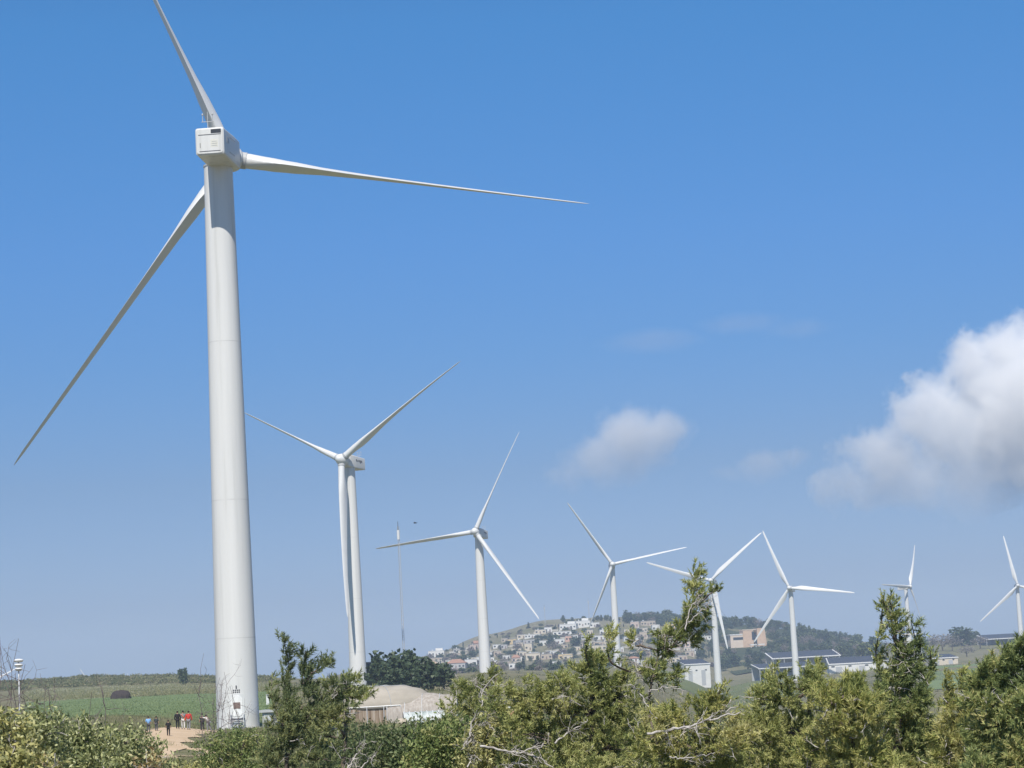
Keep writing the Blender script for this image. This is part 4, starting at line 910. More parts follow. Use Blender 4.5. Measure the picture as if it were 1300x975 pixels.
for a in [
 (554, 834, 17, 7, 'white', 'step', 'white flat-roofed house highest at the left tip of the village'),
 (549, 841, 22, 5, 'tan', 'flat', 'long low tan house directly below the white house at the village tip'),
 (546, 848, 15, 8, 'yellow', 'hip', 'ochre house with pale tile roof at the left foot of the village'),
 (579, 850, 20, 12, 'grey', 'hip', 'grey-walled house with broad red tile roof above the dark pine row'),
 (598, 847, 13, 9, 'white', 'flat', 'plain white house just right of the red-roofed grey house'),
 (609, 843, 6, 8, 'white', 'flat', 'narrow white tower-like house left of the third turbine tower'),
 (584, 829, 14, 5, 'grey', 'flat', 'small grey flat house above the red-roofed grey house'),
 (602, 825, 9, 6, 'pink', 'flat', 'pinkish flat house left of the salmon house by the third turbine'),
 (608, 822, 10, 8, 'salmon', 'gable', 'salmon house with red roof touching the third turbine tower on the left'),
 (650, 818, 9, 6, 'yellow', 'flat', 'small ochre house right of the third turbine, high on the slope'),
 (667, 818, 21, 5, 'grey', 'flat', 'long low grey house right of the small ochre house'),
 (676, 810, 17, 4, 'white', 'flat', 'low white house below the lone cypress on the slope'),
 (686, 805, 12, 5, 'cream', 'flat', 'cream flat house left of the tall dark cypress'),
 (696, 803, 8, 6, 'white', 'flat', 'little white cube house just above the tall dark cypress'),
 (716, 806, 24, 4, 'white', 'flat', 'long white terrace house below the big white hilltop house'),
 (721, 800, 18, 7, 'white', 'step', 'big white hilltop house left of the longest white villa'),
 (740, 797, 16, 8, 'white', 'step', 'white stepped villa at the hilltop beside the fourth turbine blade'),
 (755, 797, 10, 6, 'white', 'flat', 'white block house with dark windows at the right end of the hilltop row'),
 (709, 818, 13, 6, 'white', 'flat', 'white house right of the tall dark cypress, mid-slope'),
 (690, 820, 8, 6, 'white', 'flat', 'white house left of the tall dark cypress, mid-slope'),
 (722, 815, 7, 7, 'salmon', 'flat', 'small salmon house in the middle of the slope'),
 (731, 813, 5, 6, 'white', 'flat', 'tiny white house right of the small salmon house'),
 (714, 824, 12, 5, 'tan', 'flat', 'tan house below the white mid-slope house'),
 (671, 828, 8, 10, 'cream', 'flat', 'tall cream house between two bare trees, mid-slope'),
 (677, 838, 15, 8, 'cream', 'flat', 'broad cream house right above the foreground pines'),
 (694, 838, 12, 7, 'tan', 'flat', 'tan house right of the broad cream house at the village foot'),
 (718, 838, 15, 7, 'yellow', 'flat', 'ochre flat-roofed house at the village foot'),
 (655, 841, 9, 9, 'pink', 'hip', 'pinkish house with small red roof at the village foot, right of third turbine'),
 (652, 849, 10, 6, 'white', 'flat', 'lowest white house right of the third turbine tower'),
 (757, 827, 22, 7, 'cream', 'flat', 'long cream building low on the slope left of the fourth turbine'),
 (745, 812, 12, 5, 'grey', 'flat', 'grey house below the white stepped villa'),
 (768, 806, 11, 6, 'white', 'flat', 'white house left of the fourth turbine tower, upper slope'),
 (773, 817, 10, 5, 'cream', 'flat', 'cream house left of the fourth turbine tower, mid-slope'),
 (806, 797, 9, 7, 'pink', 'flat', 'pinkish house right of the fourth turbine tower near the wood'),
 (823, 795, 16, 6, 'tan', 'flat', 'wide tan house near the hilltop behind the wind-bent pine'),
 (833, 802, 8, 8, 'white', 'flat', 'small bright white house below the wide tan house'),
 (843, 794, 5, 7, 'cream', 'flat', 'narrow cream house right of the wide tan house'),
 (850, 799, 12, 6, 'yellow', 'flat', 'low ochre house at the edge of the hilltop wood'),
 (815, 803, 12, 5, 'cream', 'flat', 'cream house left of the small bright white one'),
 (817, 811, 8, 8, 'tan', 'flat', 'tan house mid-slope right of the fourth turbine'),
 (798, 815, 9, 6, 'white', 'flat', 'white house touching the fourth turbine tower on the right'),
 (862, 824, 24, 8, 'pink', 'flat', 'long pinkish house with dark windows under the wind-bent pine plume'),
 (845, 825, 9, 6, 'yellow', 'flat', 'ochre house left of the long pinkish house'),
 (876, 828, 16, 4, 'white', 'flat', 'low white house right below the long pinkish house'),
 (850, 842, 22, 6, 'cream', 'flat', 'long cream house above the big white shed'),
 (804, 840, 12, 6, 'white', 'hip', 'white house with red roof at the village foot right of the fourth turbine'),
 (897, 812, 10, 4, 'white', 'flat', 'white flat house at the wood edge left of the orange stone building'),
 (632, 833, 8, 6, 'tan', 'flat', 'tan house right of the third turbine tower under the ridge path'),
 (640, 824, 7, 5, 'grey', 'flat', 'grey house right of the third turbine tower, upper slope')]:
    house(*a)

small = [house(703, 832, 8, 5, 'white', 'flat', ''), house(664, 833, 8, 5, 'cream', 'flat', ''), house(735, 822, 9, 5, 'tan', 'flat', '')]
SHL = 'small pale flat-roofed house packed between the larger village houses'
for r in small: r['label'] = SHL
rg = np.random.default_rng(91); spots = []
while len(spots) < 52:
    x = 552+(880-552)*rg.random()**.9; t_ = np.interp(x, [530, 620, 700, 760, 850, 905], [842, 819, 801, 799, 803, 824]); y = t_+(850-t_)*rg.random()
    p, d = hit(x, y)
    if all(math.hypot(p[0]-q[0], (p[1]-q[1])*.35) > 13 for q in spots): spots.append(p); copy_tree(small[len(spots) % 3], p, SHL, (rg.random()-.5)*.6, (.8+.6*rg.random(), 1, .9+.3*rg.random()))

# big stone building with cut-off blocks at the wood edge
p, d = hit(950, 822); s = d/F; bb = thing('stone_building', p, 'big modern orange stone building with slanted block at the edge of the wood', 'building', rz=.12)
OST = mat_plain('orange_stone', (.56, .40, .28), .85, .1, .4); LST = mat_plain('pale_orange_stone', (.64, .53, .42), .85, .06, .4)
def bxp(name, x0, x1, y0, y1, dep, mat, dy=0., parent=None, sh=0.):
    W = (x1-x0)*s; zb = (822-y1)*s; zt = (822-y0)*s; cx = ((x0+x1)/2-950)*s; m = MB()
    V = [(cx-W/2, dy, zb), (cx+W/2, dy, zb), (cx+W/2, dy+dep, zb), (cx-W/2, dy+dep, zb), (cx-W/2+sh*.3, dy, zt), (cx+W/2-sh, dy, zt), (cx+W/2-sh, dy+dep, zt), (cx-W/2+sh*.3, dy+dep, zt)]
    m.add(V, [[0, 3, 2, 1], [4, 5, 6, 7], [0, 1, 5, 4], [1, 2, 6, 5], [2, 3, 7, 6], [3, 0, 4, 7]]); return link(name, m.mesh(name, mat), parent or bb)
w_ = bxp('left_wing', 928, 944, 806, 826, 14, LST); bxp('window_band', 931.5, 945, 808.8, 812, .3, GLASS, -.15, w_); bxp('parapet', 927, 944.5, 804.8, 806, 14.6, WALLS['white'], -.3, w_)
w_ = bxp('central_block', 944, 957, 800.5, 828, 16, OST, -1.); bxp('tall_window', 955.2, 958.2, 802.5, 813, .4, GLASS, -1.25, w_); bxp('roof_slab', 943.5, 961, 799.6, 800.5, 16.4, LST, -1.2, w_)
w_ = bxp('slanted_block', 961, 974.5, 798.8, 828, 15, OST, -2., sh=2.4); bxp('dark_entrance', 959, 962.5, 807, 817, .5, GLASS, -1.6, w_)
for x in (954.5, 964.5):
    cw = bxp('entrance_canopy', x-4, x+4, 818.3, 819.8, 5, WALLS['white'], -9); bxp('canopy_post', x-3.4, x-2.8, 819.8, 826, .5, WALLS['white'], -8.6, cw); bxp('canopy_post', x+2.8, x+3.4, 819.8, 826, .5, WALLS['white'], -8.6, cw)

# farm sheds with solar roofs
PANEL = None
def panel_mat():
    m, nd, lk, b = new_mat('solar_panels'); tc = nd.new('ShaderNodeTexCoord'); br_ = nd.new('ShaderNodeTexBrick'); br_.offset = 0
    lk.new(tc.outputs['Object'], br_.inputs['Vector']); br_.inputs['Color1'].default_value = (.035, .042, .062, 1); br_.inputs['Color2'].default_value = (.045, .054, .078, 1); br_.inputs['Mortar'].default_value = (.10, .115, .14, 1)
    br_.inputs['Scale'].default_value = .5; br_.inputs['Mortar Size'].default_value = .03; br_.inputs['Brick Width'].default_value = .8; br_.inputs['Row Height'].default_value = 1.0
    lk.new(br_.outputs['Color'], b.inputs['Base Color']); b.inputs['Roughness'].default_value = .65; return m
PANEL = panel_mat(); FASC = mat_plain('white_fascia', (.66, .66, .65), .6, .04)
SG = 'farm sheds with solar roofs'
def shed(label, x0, x1, d, zrel, hw, rise, dep, rz, closed=False, lift=0., panels=True, wallmat=None, front=None):
    c = ground((x0+x1)/2, d); s = d/F; W = (x1-x0)*s
    zr = at((x0+x1)/2, zrel, d)[2]                    # height of the front eave
    r = thing('farm_shed', c, label, 'farm shed', SG, rz); h = max(zr-c[2], 3.)
    slope = math.atan2(rise, dep); L = math.hypot(rise, dep)
    ro = link('roof', MB().box((0, dep/2, h+rise/2), (W, L, .35), tilt=slope).mesh('roof', FASC), r)
    link('fascia', MB().box((0, -.1, h-.15), (W+.4, .25, .6)).mesh('fascia', FASC), r)
    if panels:
        pm = MB().box((0, 0, 0), (W*.96, L*.93, .14)); me = pm.mesh('solar_panels', PANEL); po = link('solar_panels', me, ro); po.location = (0, dep/2, h+rise/2+.30); po.rotation_euler = (slope, 0, 0)
    wm = wallmat or (WALLS['white'] if closed else GREYP)
    link('back_wall', MB().box((0, dep-.3, (h+rise)/2-1.), (W*.98, .3, h+rise+1.6)).mesh('back_wall', wm), r)
    if closed:
        link('front_wall', MB().box((0, .4, h/2-1.3), (W*.97, .3, h+1.9)).mesh('front_wall', wm), r)
        for k in range(2): link('door', MB().box((-W*.28+k*W*.5, .18, h*.36-.3), (min(4.2, W*.16), .16, h*.72)).mesh('door', GREYP), r)
        for k in range(3): link('window', MB().box((-W*.40+k*W*.36, .2, h*.70), (W*.07, .12, .9)).mesh('window', GLASS), r)
        for sg in (-1, 1): link('side_wall', MB().add([(sg*W*.49, .4, -2), (sg*W*.49, dep-.3, -2), (sg*W*.49, dep-.3, h+rise-.3), (sg*W*.49, .4, h-.3), (sg*W*.485, .4, -2), (sg*W*.485, dep-.3, -2), (sg*W*.485, dep-.3, h+rise-.3), (sg*W*.485, .4, h-.3)], [[0, 1, 2, 3], [7, 6, 5, 4], [3, 2, 6, 7], [0, 3, 7, 4], [1, 5, 6, 2]]).mesh('side_wall', wm), r)
    else:
        n = max(3, int(W/9))
        for k in range(n+1): link('post', MB().box((-W*.48+W*.96*k/n, .3, h/2-1.3), (.4, .4, h+1.8)).mesh('post', STEEL), r)
    return r
shed('long low open-fronted shed with solar roof, left of the sixth turbine tower foot', 962, 1036, 1640, 847, 4, 3.0, 22, .16)
shed('higher shed with dark solar roof behind the long low open-fronted shed', 980, 1068, 1760, 834, 6, 4.6, 26, .10)
shed('white-walled shed with solar roof right of the sixth turbine', 1052, 1110, 1560, 842, 6, 4.2, 20, -.06, closed=True)
shed('pale shed with white-edged roof behind the tall spire pine', 1108, 1152, 1620, 838, 6, 1.6, 18, .1, closed=True)
shed('small beige-walled shed with white roof edge right of the tall spire pine', 1182, 1217, 1600, 835, 5, 2.2, 18, .14, closed=True, wallmat=WALLS['cream'])
shed('far right solar-roofed shed on the rise behind the last turbine', 1254, 1312, 2120, 810, 5, 4, 30, .08)
shed('big white-walled shed with grey-blue roof right of the wind-bent pine trunk', 868, 902, 1560, 843, 6, 3.2, 20, .22, closed=True)
# white silo-like tower with a flat canopy
tp_ = ground(1154, 1590); tz = at(1154, 805, 1590)[2]-tp_[2]; stw = thing('water_tower', tp_, 'slim white tower with flat canopy beside the tall spire pine', 'tower')
link('shaft', MB().box((0, 0, tz/2-.6), (3.2, 3.2, tz+.2)).mesh('shaft', WALLS['white']), stw)
link('canopy', MB().box((4.2, 0, tz), (12.5, 5.5, .9)).mesh('canopy', WALLS['white']), stw)
link('canopy_post', MB().box((9.6, 0, tz/2-.6), (.5, .5, tz)).mesh('canopy_post', STEEL), stw)

# masts on the hilltop
for x, y, yt, lab in ((692, 790, 772, 'thin pale antenna mast at the left end of the hilltop'), (748, 786, 764, 'lattice antenna mast on the hilltop beside the fourth turbine blade')):
    p, d = hit(x, y+2); hh = (y-yt)*d/F+3; ma = thing('antenna_mast', p, lab, 'antenna mast', 'antenna masts on the hilltop'); m = MB()
    for a in (0, 2.1, 4.2): m.tube([(1.1*math.cos(a), 1.1*math.sin(a), -1), (.25*math.cos(a), .25*math.sin(a), hh)], .11, 4)
    for k in range(9):
        f = 1-k/9*.75; z = k*hh/9
        for q in range(3):
            a, b = q*2.1, (q+1)*2.1; m.tube([(1.1*f*math.cos(a), 1.1*f*math.sin(a), z), (1.0*f*math.cos(b), 1.0*f*math.sin(b), z+hh/9)], .07, 3)
    link('lattice', m.mesh('lattice', GREYP), ma)
    link('antenna', MB().tube([(0, 0, hh-3.2), (0, 0, hh)], .5, 8).mesh('antenna', STEEL), ma)
    link('rod', MB().tube([(0, 0, hh), (0, 0, hh+2.5)], .1, 4).mesh('rod', MARK), ma)

# trees of the hill one can tell apart
VG = 'trees among the village houses'
for x, y, h, kd, v, w, lab in (
    (671, 798, 7.5, 'cypress', 0, 1.5, 'lone small dark cypress on the bare ridge left of the hilltop'),
    (699, 822, 14, 'pine', 0, 1.15, 'tall dark conifer standing among the white houses mid-slope'),
    (715, 790, 8.5, 'pine', 1, 1.35, 'broad dark conifer at the left end of the hilltop wood'),
    (535, 842, 6.5, 'pine', 1, 1.3, 'dark bushy conifer at the far left tip of the village'),
    (657, 830, 13, 'bare', 0, 1.15, 'big grey leafless tree right of the third turbine tower'),
    (702, 829, 12, 'bare', 1, 1.2, 'big grey leafless tree below the tall mid-slope conifer'),
    (731, 824, 13, 'round', 0, 1.3, 'wide blue-green tree in the middle of the slope'),
    (683, 846, 9, 'pine', 0, 1.2, 'green conifer in front of the broad cream house'),
    (665, 850, 10, 'cypress', 0, 1.2, 'dark cypress at the village foot right of the third turbine'),
    (700, 852, 8, 'cypress', 0, 1.3, 'short dark cypress right of the ochre-roofed row at the village foot'),
    (742, 832, 9, 'bare', 0, 1.2, 'grey leafless tree above the broad foreground pine'),
    (640, 845, 9, 'bare', 1, 1.25, 'grey leafless tree at the village foot beside the third turbine'),
    (860, 836, 8, 'bare', 0, 1.9, 'low wide grey leafless tree below the long pinkish house'),
    (890, 838, 11, 'round', 1, 1.25, 'dark round tree left of the fifth turbine tower'),
    (819, 833, 9, 'bare', 1, 1.5, 'grey leafless tree behind the wind-bent pine trunk'),
    (590, 842, 9, 'round', 2, 1.4, 'green round tree above the red-roofed grey house'),
    (600, 836, 8, 'round', 0, 1.5, 'dark green tree left of the third turbine, mid-slope'),
    (568, 850, 7, 'round', 2, 1.4, 'green tree between the ochre house and the red-roofed house'),
    (918, 853, 13, 'round', 1, 1.0, 'dark round tree touching the fifth turbine tower on the right'),
    (825, 792, 9, 'cypress', 0, 1.9, 'green pointed tree rising in front of the hilltop wood')):
    p, d = hit(x, y); far_tree(kd, v, p, h, lab, VG, w)
WG = 'trees of the wood on the hill'
WL = 'dark green tree in the dense wood over the right half of the hill'
rg = np.random.default_rng(21); taken = []
def try_wood(x, y, hmin, hmax, kinds, label, group, gap, w=1.15):
    p, d = hit(x, y)
    if any((p[0]-q[0])**2+(p[1]-q[1])**2 < gap*gap for q in taken): return False
    taken.append(p); kd = kinds[int(rg.integers(len(kinds)))]
    far_tree(kd, int(rg.integers(3)), p, hmin+(hmax-hmin)*rg.random(), label, group, w*(.85+.4*rg.random())); return True
crest = [(726, 790), (760, 787), (800, 786), (850, 785), (900, 788), (960, 793), (1020, 801), (1060, 808), (1085, 815)]
cxs, cys = zip(*crest)
n = 0
for k in range(62):                                            # along the crest
    x = 722+(1086-722)*k/61+rg.normal()*1.5; y = np.interp(x, cxs, cys)+1+rg.random()*3
    n += try_wood(x, y, 6, 11.5 if x > 795 else 8, ('round', 'round', 'pine'), WL, WG, 4.)
for k in range(2600):                                           # down the right flank
    x = 795+(1090-795)*rg.random(); top_ = np.interp(x, cxs, cys); bot = np.interp(x, [795, 870, 905, 925, 1000, 1090], [790, 796, 822, 850, 846, 832])
    y = top_+2+(bot-top_)*rg.random()
    if 925 < x < 978 and 800 < y < 835: continue
    if n < 290: n += try_wood(x, y, 8, 13.5, ('round', 'round', 'round', 'pine', 'bare'), WL, WG, 6.3)
SLG = 'bushes and small trees between the village houses'
SLL = 'small bush or tree filling the gaps between the village houses'
for k in range(420):
    x = 535+(905-535)*rg.random(); t_ = np.interp(x, [530, 620, 700, 760, 850, 905], [838, 812, 796, 794, 800, 822]); y = t_+(852-t_)*rg.random()
    try_wood(x, y, 2.6, 6.5, ('shrub', 'shrub', 'shrub', 'bare', 'round', 'cypress'), SLL, SLG, 8.5, 1.15)
RG = 'scrub along the bare hill ridge'
for k in range(34):
    x = 530+(725-530)*k/33+rg.normal()*2; t_ = np.interp(x, [530, 545, 620, 700, 725], [838, 832, 806, 790, 788])+2+rg.random()*6
    try_wood(x, t_, 2.0, 4.0, ('shrub',), 'low scrub bush on the bare left ridge of the hill', RG, 9, 1.4)
BG = 'trees behind the farm sheds'
for i, (x, d, h, kd, v, w, lab) in enumerate((
    (1098, 1800, 17, 'round', 2, 1.1, 'green round tree right of the hill wood, left of the tall spire pine'), (1112, 1850, 21, 'round', 0, 1.0, 'dark tree just left of the tall spire pine'), (1126, 1900, 17, 'bare', 0, 1.2, 'grey leafless tree behind the tall spire pine'),
    (1172, 1950, 17, 'round', 2, 1.0, 'green tree right of the slim white tower'), (1186, 2000, 17, 'bare', 1, 1.4, 'leftmost grey leafless tree above the beige shed'), (1198, 2020, 18, 'bare', 0, 1.4, 'middle grey leafless tree above the beige shed'), (1210, 2000, 17, 'bare', 1, 1.3, 'rightmost grey leafless tree above the beige shed'),
    (1222, 2150, 21, 'round', 0, 1.5, 'dark round tree highest of the trees right of the spire pine'), (1236, 2150, 16, 'round', 1, 1.3, 'lower dark tree right of the highest dark round one'), (1246, 2050, 13, 'bare', 0, 1.5, 'grey leafless tree left of the far right shed'), (1228, 1850, 11, 'bare', 1, 1.6, 'low grey leafless tree right of the beige shed'))):
    far_tree(kd, v, ground(x, d), h, lab, BG, w)

# dark floor of the wood, and pale terrace walls between the houses
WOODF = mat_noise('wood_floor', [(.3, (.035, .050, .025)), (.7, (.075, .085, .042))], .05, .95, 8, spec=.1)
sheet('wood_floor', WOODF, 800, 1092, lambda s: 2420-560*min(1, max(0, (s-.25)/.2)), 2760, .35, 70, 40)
TWM = mat_noise('terrace_stone', [(.3, (.42, .39, .33)), (.7, (.60, .57, .50))], .4, .9, 5)
rg = np.random.default_rng(33); tw0 = None
for k in range(46):
    x = 545+(900-545)*rg.random(); t_ = np.interp(x, [530, 620, 700, 760, 850, 905], [840, 815, 798, 797, 803, 826]); y = t_+(850-t_)*rg.random()
    p, d = hit(x, y); W = (7+14*rg.random())*d/F; rz = (rg.random()-.5)*.35
    if tw0 is None:
        m = MB().box((0, 0, 0), (1, .6, 2.6)); m.box((0, .0, 1.42), (1.0, .8, .24)); tw0 = link('terrace_wall', m.mesh('terrace_wall', TWM)); w_ = tw0
        tag(w_, 'low pale stone terrace wall on the slope between the village houses', 'terrace wall', 'terrace walls of the village')
    else: w_ = tw0.copy(); COL.objects.link(w_)
    w_.location = (float(p[0]), float(p[1]), float(p[2])+.3); w_.rotation_euler = (0, 0, float(rz)); w_.scale = (float(W), 1, 1)

# ------------------------------------------------------------------ walkers on the dirt track
def skin(name, pts, edges, rad_, mat, parent, levels=1):
    me = bpy.data.meshes.new(name); me.from_pydata([tuple(map(float, p)) for p in pts], edges, []); o = bpy.data.objects.new(name+'_build', me); COL.objects.link(o)
    sk = o.modifiers.new('s', 'SKIN'); sb = o.modifiers.new('u', 'SUBSURF'); sb.levels = levels; sb.render_levels = levels
    for v, r in zip(me.skin_vertices[0].data, rad_): v.radius = (r, r) if np.isscalar(r) else r
    me.skin_vertices[0].data[0].use_root = True
    dg = bpy.context.evaluated_depsgraph_get(); dg.update(); ev = o.evaluated_get(dg); out = bpy.data.meshes.new_from_object(ev); bpy.data.objects.remove(o)
    out.name = name; out.materials.clear(); out.materials.append(mat); out.polygons.foreach_set('use_smooth', [True]*len(out.polygons)); out.update()
    return link(name, out, parent)
SKINM = mat_plain('skin', (.42, .26, .18), .6, .06); HAIRM = mat_plain('dark_hair', (.02, .016, .013), .6, .2); SHOE = mat_plain('dark_shoes', (.04, .04, .04), .6, .2)
CLOTH = lambda n, c: mat_plain(n, c, .9, .12, 12)
def person(loc, h, yaw, label, shirt, trousers, stride=.12, lean=0., armL=None, armR=None, hat=None, top_long=False):
    k = h/1.75; r = thing('person', loc, label, 'person', 'walkers on the dirt track', yaw)
    P = lambda x, y, z: np.array([x, y+lean*max(z-.9, 0), z-abs(lean)*max(z-.9, 0)*.25])*k
    pel, ch, nk, hd, ht = P(0, 0, .95), P(0, 0, 1.28), P(0, 0, 1.47), P(0, .02, 1.60), P(0, .02, 1.72)
    aL = armL or [(-.21, 0, 1.40), (-.27, -.03, 1.12), (-.27, .06, .86)]; aR = armR or [(.21, 0, 1.40), (.27, .03, 1.12), (.27, .10, .86)]
    aL = [P(*q) for q in aL]; aR = [P(*q) for q in aR]
    lL = [P(-.10, 0, .90), P(-.11, stride*.5, .50), P(-.11, stride*.3-.03, .09), P(-.11, stride*.3+.12, .04)]
    lR = [P(.10, 0, .90), P(.11, -stride*.3, .50), P(.11, -stride*1.1, .10), P(.11, -stride*1.1+.14, .04)]
    pts = [pel, ch, nk, hd, ht]+aL+aR+lL+lR
    ed = [(0, 1), (1, 2), (2, 3), (3, 4), (1, 5), (5, 6), (6, 7), (1, 8), (8, 9), (9, 10), (0, 11), (11, 12), (12, 13), (13, 14), (0, 15), (15, 16), (16, 17), (17, 18)]
    ra = [.14, .15, .055, .095, .075, .06, .045, .035, .06, .045, .035, .085, .06, .042, .04, .085, .06, .042, .04]
    skin('body', pts, ed, [q*k for q in ra], SKINM, r)
    skin('shirt', [pel+np.array([0, 0, -.02]), ch, nk-np.array([0, 0, .03])*k]+aL[:2 if not top_long else 3]+aR[:2 if not top_long else 3],
         [(0, 1), (1, 2), (1, 3), (3, 4)]+([(4, 5), (1, 6), (6, 7), (7, 8)] if top_long else [(1, 5), (5, 6)]),
         [q*k for q in ([.165, .178, .075]+[.085, .065]+([.05] if top_long else [])+[.085, .065]+([.05] if top_long else []))], shirt, r)
    skin('trousers', [pel]+lL[:3]+lR[:3], [(0, 1), (1, 2), (2, 3), (0, 4), (4, 5), (5, 6)], [q*k for q in (.155, .105, .078, .062, .105, .078, .062)], trousers, r)
    m = MB(); m.ell(hd+np.array([0, -.02, .055])*k, (.098*k, .112*k, .10*k), 12, 8); link('hair' if hat is None else 'hat', m.mesh('hair', hat or HAIRM, smooth=True), r)
    f = MB()
    for sg in (-1, 1): f.ell(hd+np.array([sg*.035, .088, .01])*k, (.014*k, .008*k, .010*k), 6, 4)
    f.ell(hd+np.array([0, .10, -.02])*k, (.015*k, .02*k, .022*k), 6, 4); link('face', f.mesh('face', SKINM, smooth=True), r)
    s_ = MB()
    for L in (lL, lR): s_.ell((L[2]+L[3])/2+np.array([0, .01, -.03*k]), (.055*k, .14*k, .06*k), 8, 6)
    link('shoes', s_.mesh('shoes', SHOE, smooth=True), r); return r
def wp(x, d): return ground(x, d)
BLK = CLOTH('black_cloth', (.018, .018, .020)); GRY = CLOTH('grey_cloth', (.22, .22, .23)); WHT = CLOTH('off_white_cloth', (.60, .58, .55)); RED = CLOTH('red_cloth', (.50, .045, .035)); LBL = CLOTH('light_blue_cloth', (.22, .42, .72)); NVY = CLOTH('dark_green_grey_cloth', (.05, .06, .06)); DGR = CLOTH('dark_grey_trousers', (.09, .09, .10)); ORG = CLOTH('orange_strap_cloth', (.60, .20, .07))
person(wp(186, 196), 1.42, .2, 'person in a light blue top, leftmost walker, half hidden by shrubs', LBL, DGR)
person(wp(196, 197), 1.35, -.3, 'person in dark clothes right beside the one in light blue, half hidden', NVY, DGR, .05)
person(wp(211, 178), 1.30, .1, 'small person all in black walking alone on the near part of the track', BLK, BLK, .16)
person(wp(223, 203), 1.66, -.1, 'person in a long black coat at the left of the close trio', BLK, BLK, .06, top_long=True)
pw = person(wp(230, 204), 1.74, .15, 'person in off-white trousers and grey top with orange bag strap, middle of the trio', GRY, WHT, .14)
m = MB(); m.tube([np.array([-.17, -.17, 1.42]), np.array([0, -.21, 1.2]), np.array([.16, -.19, .98])], .03, 6); m.ell((.17, -.18, .95), (.09, .07, .12), 8, 6); link('bag', m.mesh('bag', ORG, smooth=True), pw)
person(wp(237, 202), 1.76, -.1, 'person in a bright red shirt and grey trousers at the right of the trio', RED, GRY, .14, top_long=True)
person(wp(254, 214), 1.70, .6, 'person in dark clothes facing the one who reaches out, near the turbine foot', NVY, BLK, .1)
person(wp(262, 212), 1.72, 1.3, 'person in pale clothes leaning forward with one arm stretched out near the turbine foot', WHT, GRY, .22, lean=.35,
       armL=[(-.21, 0, 1.40), (-.23, .28, 1.46), (-.20, .58, 1.52)], armR=[(.21, 0, 1.40), (.26, .10, 1.14), (.25, .25, .95)])

# ------------------------------------------------------------------ bare twiggy shrubs against the field and the tower
def bare_shrub(label, x, d, hpx, wpx, seed, mat=TWIG, stems=7, ybase=None):
    rng = np.random.default_rng(seed); b = ground(x, d); s = d/F; top = at(x, hpx, d)[2]; r = thing('bare_shrub', b, label, 'bare shrub', 'leafless shrubs'); 
    hh = top-b[2]
    for q in range(stems):
        m = MB(); e = b+np.array([(rng.random()-.5)*2*wpx*s, (rng.random()-.5)*wpx*s, hh*(.7+.35*rng.random())]); A, ra = branch(rng, b+rng.normal(size=3)*np.array([.1, .1, 0]), e, .022, .005, 12, .07); m.tube(A, ra, 4)
        for _ in range(9):
            i = int(rng.integers(4, 11)); e2 = A[i]+unit(rng.normal(size=3)+np.array([0, 0, .7]))*hh*(.10+.14*rng.random()); Q, q2 = branch(rng, A[i], e2, .009, .003, 7, .1); m.tube(Q, q2, 3)
            for _k in range(3):
                j = int(rng.integers(2, 6)); Q2, q3 = branch(rng, Q[j], Q[j]+unit(rng.normal(size=3)+np.array([0, 0, .4]))*hh*.06, .005, .002, 4, .1); m.tube(Q2, q3, 3)
        link('stem', m.mesh('stem', mat, b), r)
bare_shrub('leafless purple-brown shrub at the left edge behind the siren pole shrubs', 8, 60, 818, 26, 1)
bare_shrub('leafless twiggy shrub right of the siren pole', 48, 55, 838, 30, 2)
bare_shrub('leafless twiggy shrub before the left end of the green field', 88, 50, 868, 30, 3)
bare_shrub('thin leafless shrub in the middle of the green field view', 112, 52, 872, 14, 4, stems=4)
bare_shrub('dark leafless shrub with long twigs just left of the nearest turbine tower', 268, 90, 838, 16, 5, stems=5)
bare_shrub('dark thin leafless shrub standing in front of the nearest turbine door', 289, 75, 868, 9, 6, stems=4)

# ------------------------------------------------------------------ grass and undergrowth
def blades_mesh(rng, P, hgt, w, mat, name, lean=.5):
    n = len(P); d = unit(rng.normal(size=(n, 3))*np.array([lean, lean, 0])+np.array([.15, 0, 1])); sd = unit(np.cross(d, rng.normal(size=(n, 3)))); h = hgt*(.5+rng.random((n, 1)))
    V = np.stack([P-sd*w/2, P+sd*w/2, P+d*h], 1).reshape(-1, 3); o = link(name, tri_mesh(name, V, mat, (0, 0, 0))); return tag(o, kind='stuff')
def scatter(rng, n, xa, xb, da, db):
    x = xa+(xb-xa)*rng.random(n); d = np.exp(np.log(da)+(np.log(db)-np.log(da))*rng.random(n)); k = np.array([azx(q) for q in np.linspace(xa, xb, 200)]); i = ((x-xa)/(xb-xa)*199).astype(int)
    X = k[i, 0]*d; Y = k[i, 1]*d; return np.column_stack([X, Y, H(X, Y)])
GRS = mat_leaf('dry_grass_blades', [(.13, .155, .055), (.21, .215, .09), (.30, .28, .14), (.38, .35, .20)], .08, .3, .6)
GRW = mat_leaf('wheat_blades', [(.145, .20, .078), (.19, .245, .10), (.235, .285, .125)], .05, .3, .5)
UND = mat_leaf('undergrowth_leaves', [(.08, .105, .04), (.15, .17, .065), (.25, .235, .11), (.36, .31, .19)], .06, .3, .6)
rg = np.random.default_rng(77)
P = scatter(rg, 60000, 130, 345, 95, 340); a_ = P[:, :2]; cl = CL[:, :2]
dm = np.min(np.linalg.norm(a_[:, None, :]-cl[None, ::3, :], axis=2), 1); keep = dm > 4.0; P = P[keep]; P = P[np.hypot((P[:, 0]-a0[0])/3.4, (P[:, 1]-a0[1])/8) > 1]
blades_mesh(rg, P, .42, .05, GRS, 'grass')
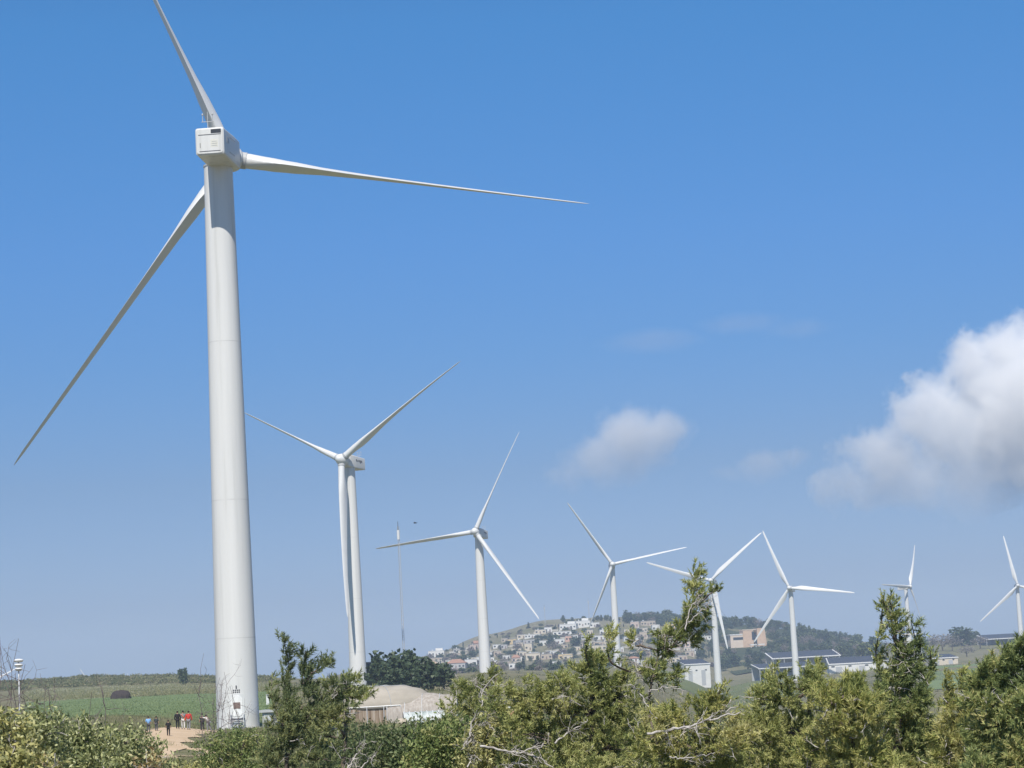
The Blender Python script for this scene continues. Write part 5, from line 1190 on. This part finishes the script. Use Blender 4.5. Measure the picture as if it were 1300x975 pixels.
P = scatter(rg, 16000, 40, 345, 335, 620); blades_mesh(rg, P, .35, .16, GRW, 'wheat_grass')
# rough tussocks and scrub on the ridge and in the stubble
B = scatter(rg, 700, -20, 345, 960, 1235); V = []
for b in B:
    r = .6+1.1*rg.random()**2; n = int(40+40*r); p, u = in_ell(rg, b+np.array([0, 0, r*.35]), (r*1.8, r*1.3, r*.7), n); V.append(leaves(rg, p, .75, .5, .3))
tag(link('undergrowth', quad_mesh('undergrowth', np.concatenate(V), UND, (0, 0, 0))), kind='stuff')
P = scatter(rg, 26000, 30, 345, 620, 960); blades_mesh(rg, P, .55, .3, GRS, 'stubble_grass')
P = scatter(rg, 30000, 890, 1240, 1150, 1650); blades_mesh(rg, P, .6, .5, UND, 'meadow_grass')
HILLM = mat_noise('hillside', [(.28, (.085, .090, .050)), (.42, (.15, .145, .085)), (.55, (.25, .225, .155)), (.66, (.17, .16, .10)), (.8, (.40, .36, .28))], .045, .95, 10, scale2=.16, spec=.1)
sheet('hillside', HILLM, 515, 905, 1560, 2720, .2, 110, 90)
rg = np.random.default_rng(55)
for k in range(40):
    x = 556+(800-556)*rg.random(); d = 1180+420*rg.random()
    far_tree(('round', 'shrub', 'bare', 'shrub')[k % 4], k % 3, ground(x, d), 3.0+4.5*rg.random(), 'small tree or bush on the flat ground below the village', 'trees on the flat below the village', 1.3)
# open country between the parcels: low scrub and dry grass, mostly hidden behind the foreground trees
rg = np.random.default_rng(101)
B = scatter(rg, 1500, 345, 1500, 95, 1000); V = []
for b in B:
    r = .35+.9*rg.random()**2; n = int(30+30*r); p, u = in_ell(rg, b+np.array([0, 0, r*.3]), (r*1.6, r*1.4, r*.7), n); V.append(leaves(rg, p, .45, .5, .3))
tag(link('scrub_undergrowth', quad_mesh('scrub_undergrowth', np.concatenate(V), UND, (0, 0, 0))), kind='stuff')
P = scatter(rg, 60000, 345, 1500, 90, 700); blades_mesh(rg, P, .5, .14, GRS, 'dry_grass')
P = scatter(rg, 16000, -250, 130, 95, 340); blades_mesh(rg, P, .45, .07, GRS, 'verge_grass')
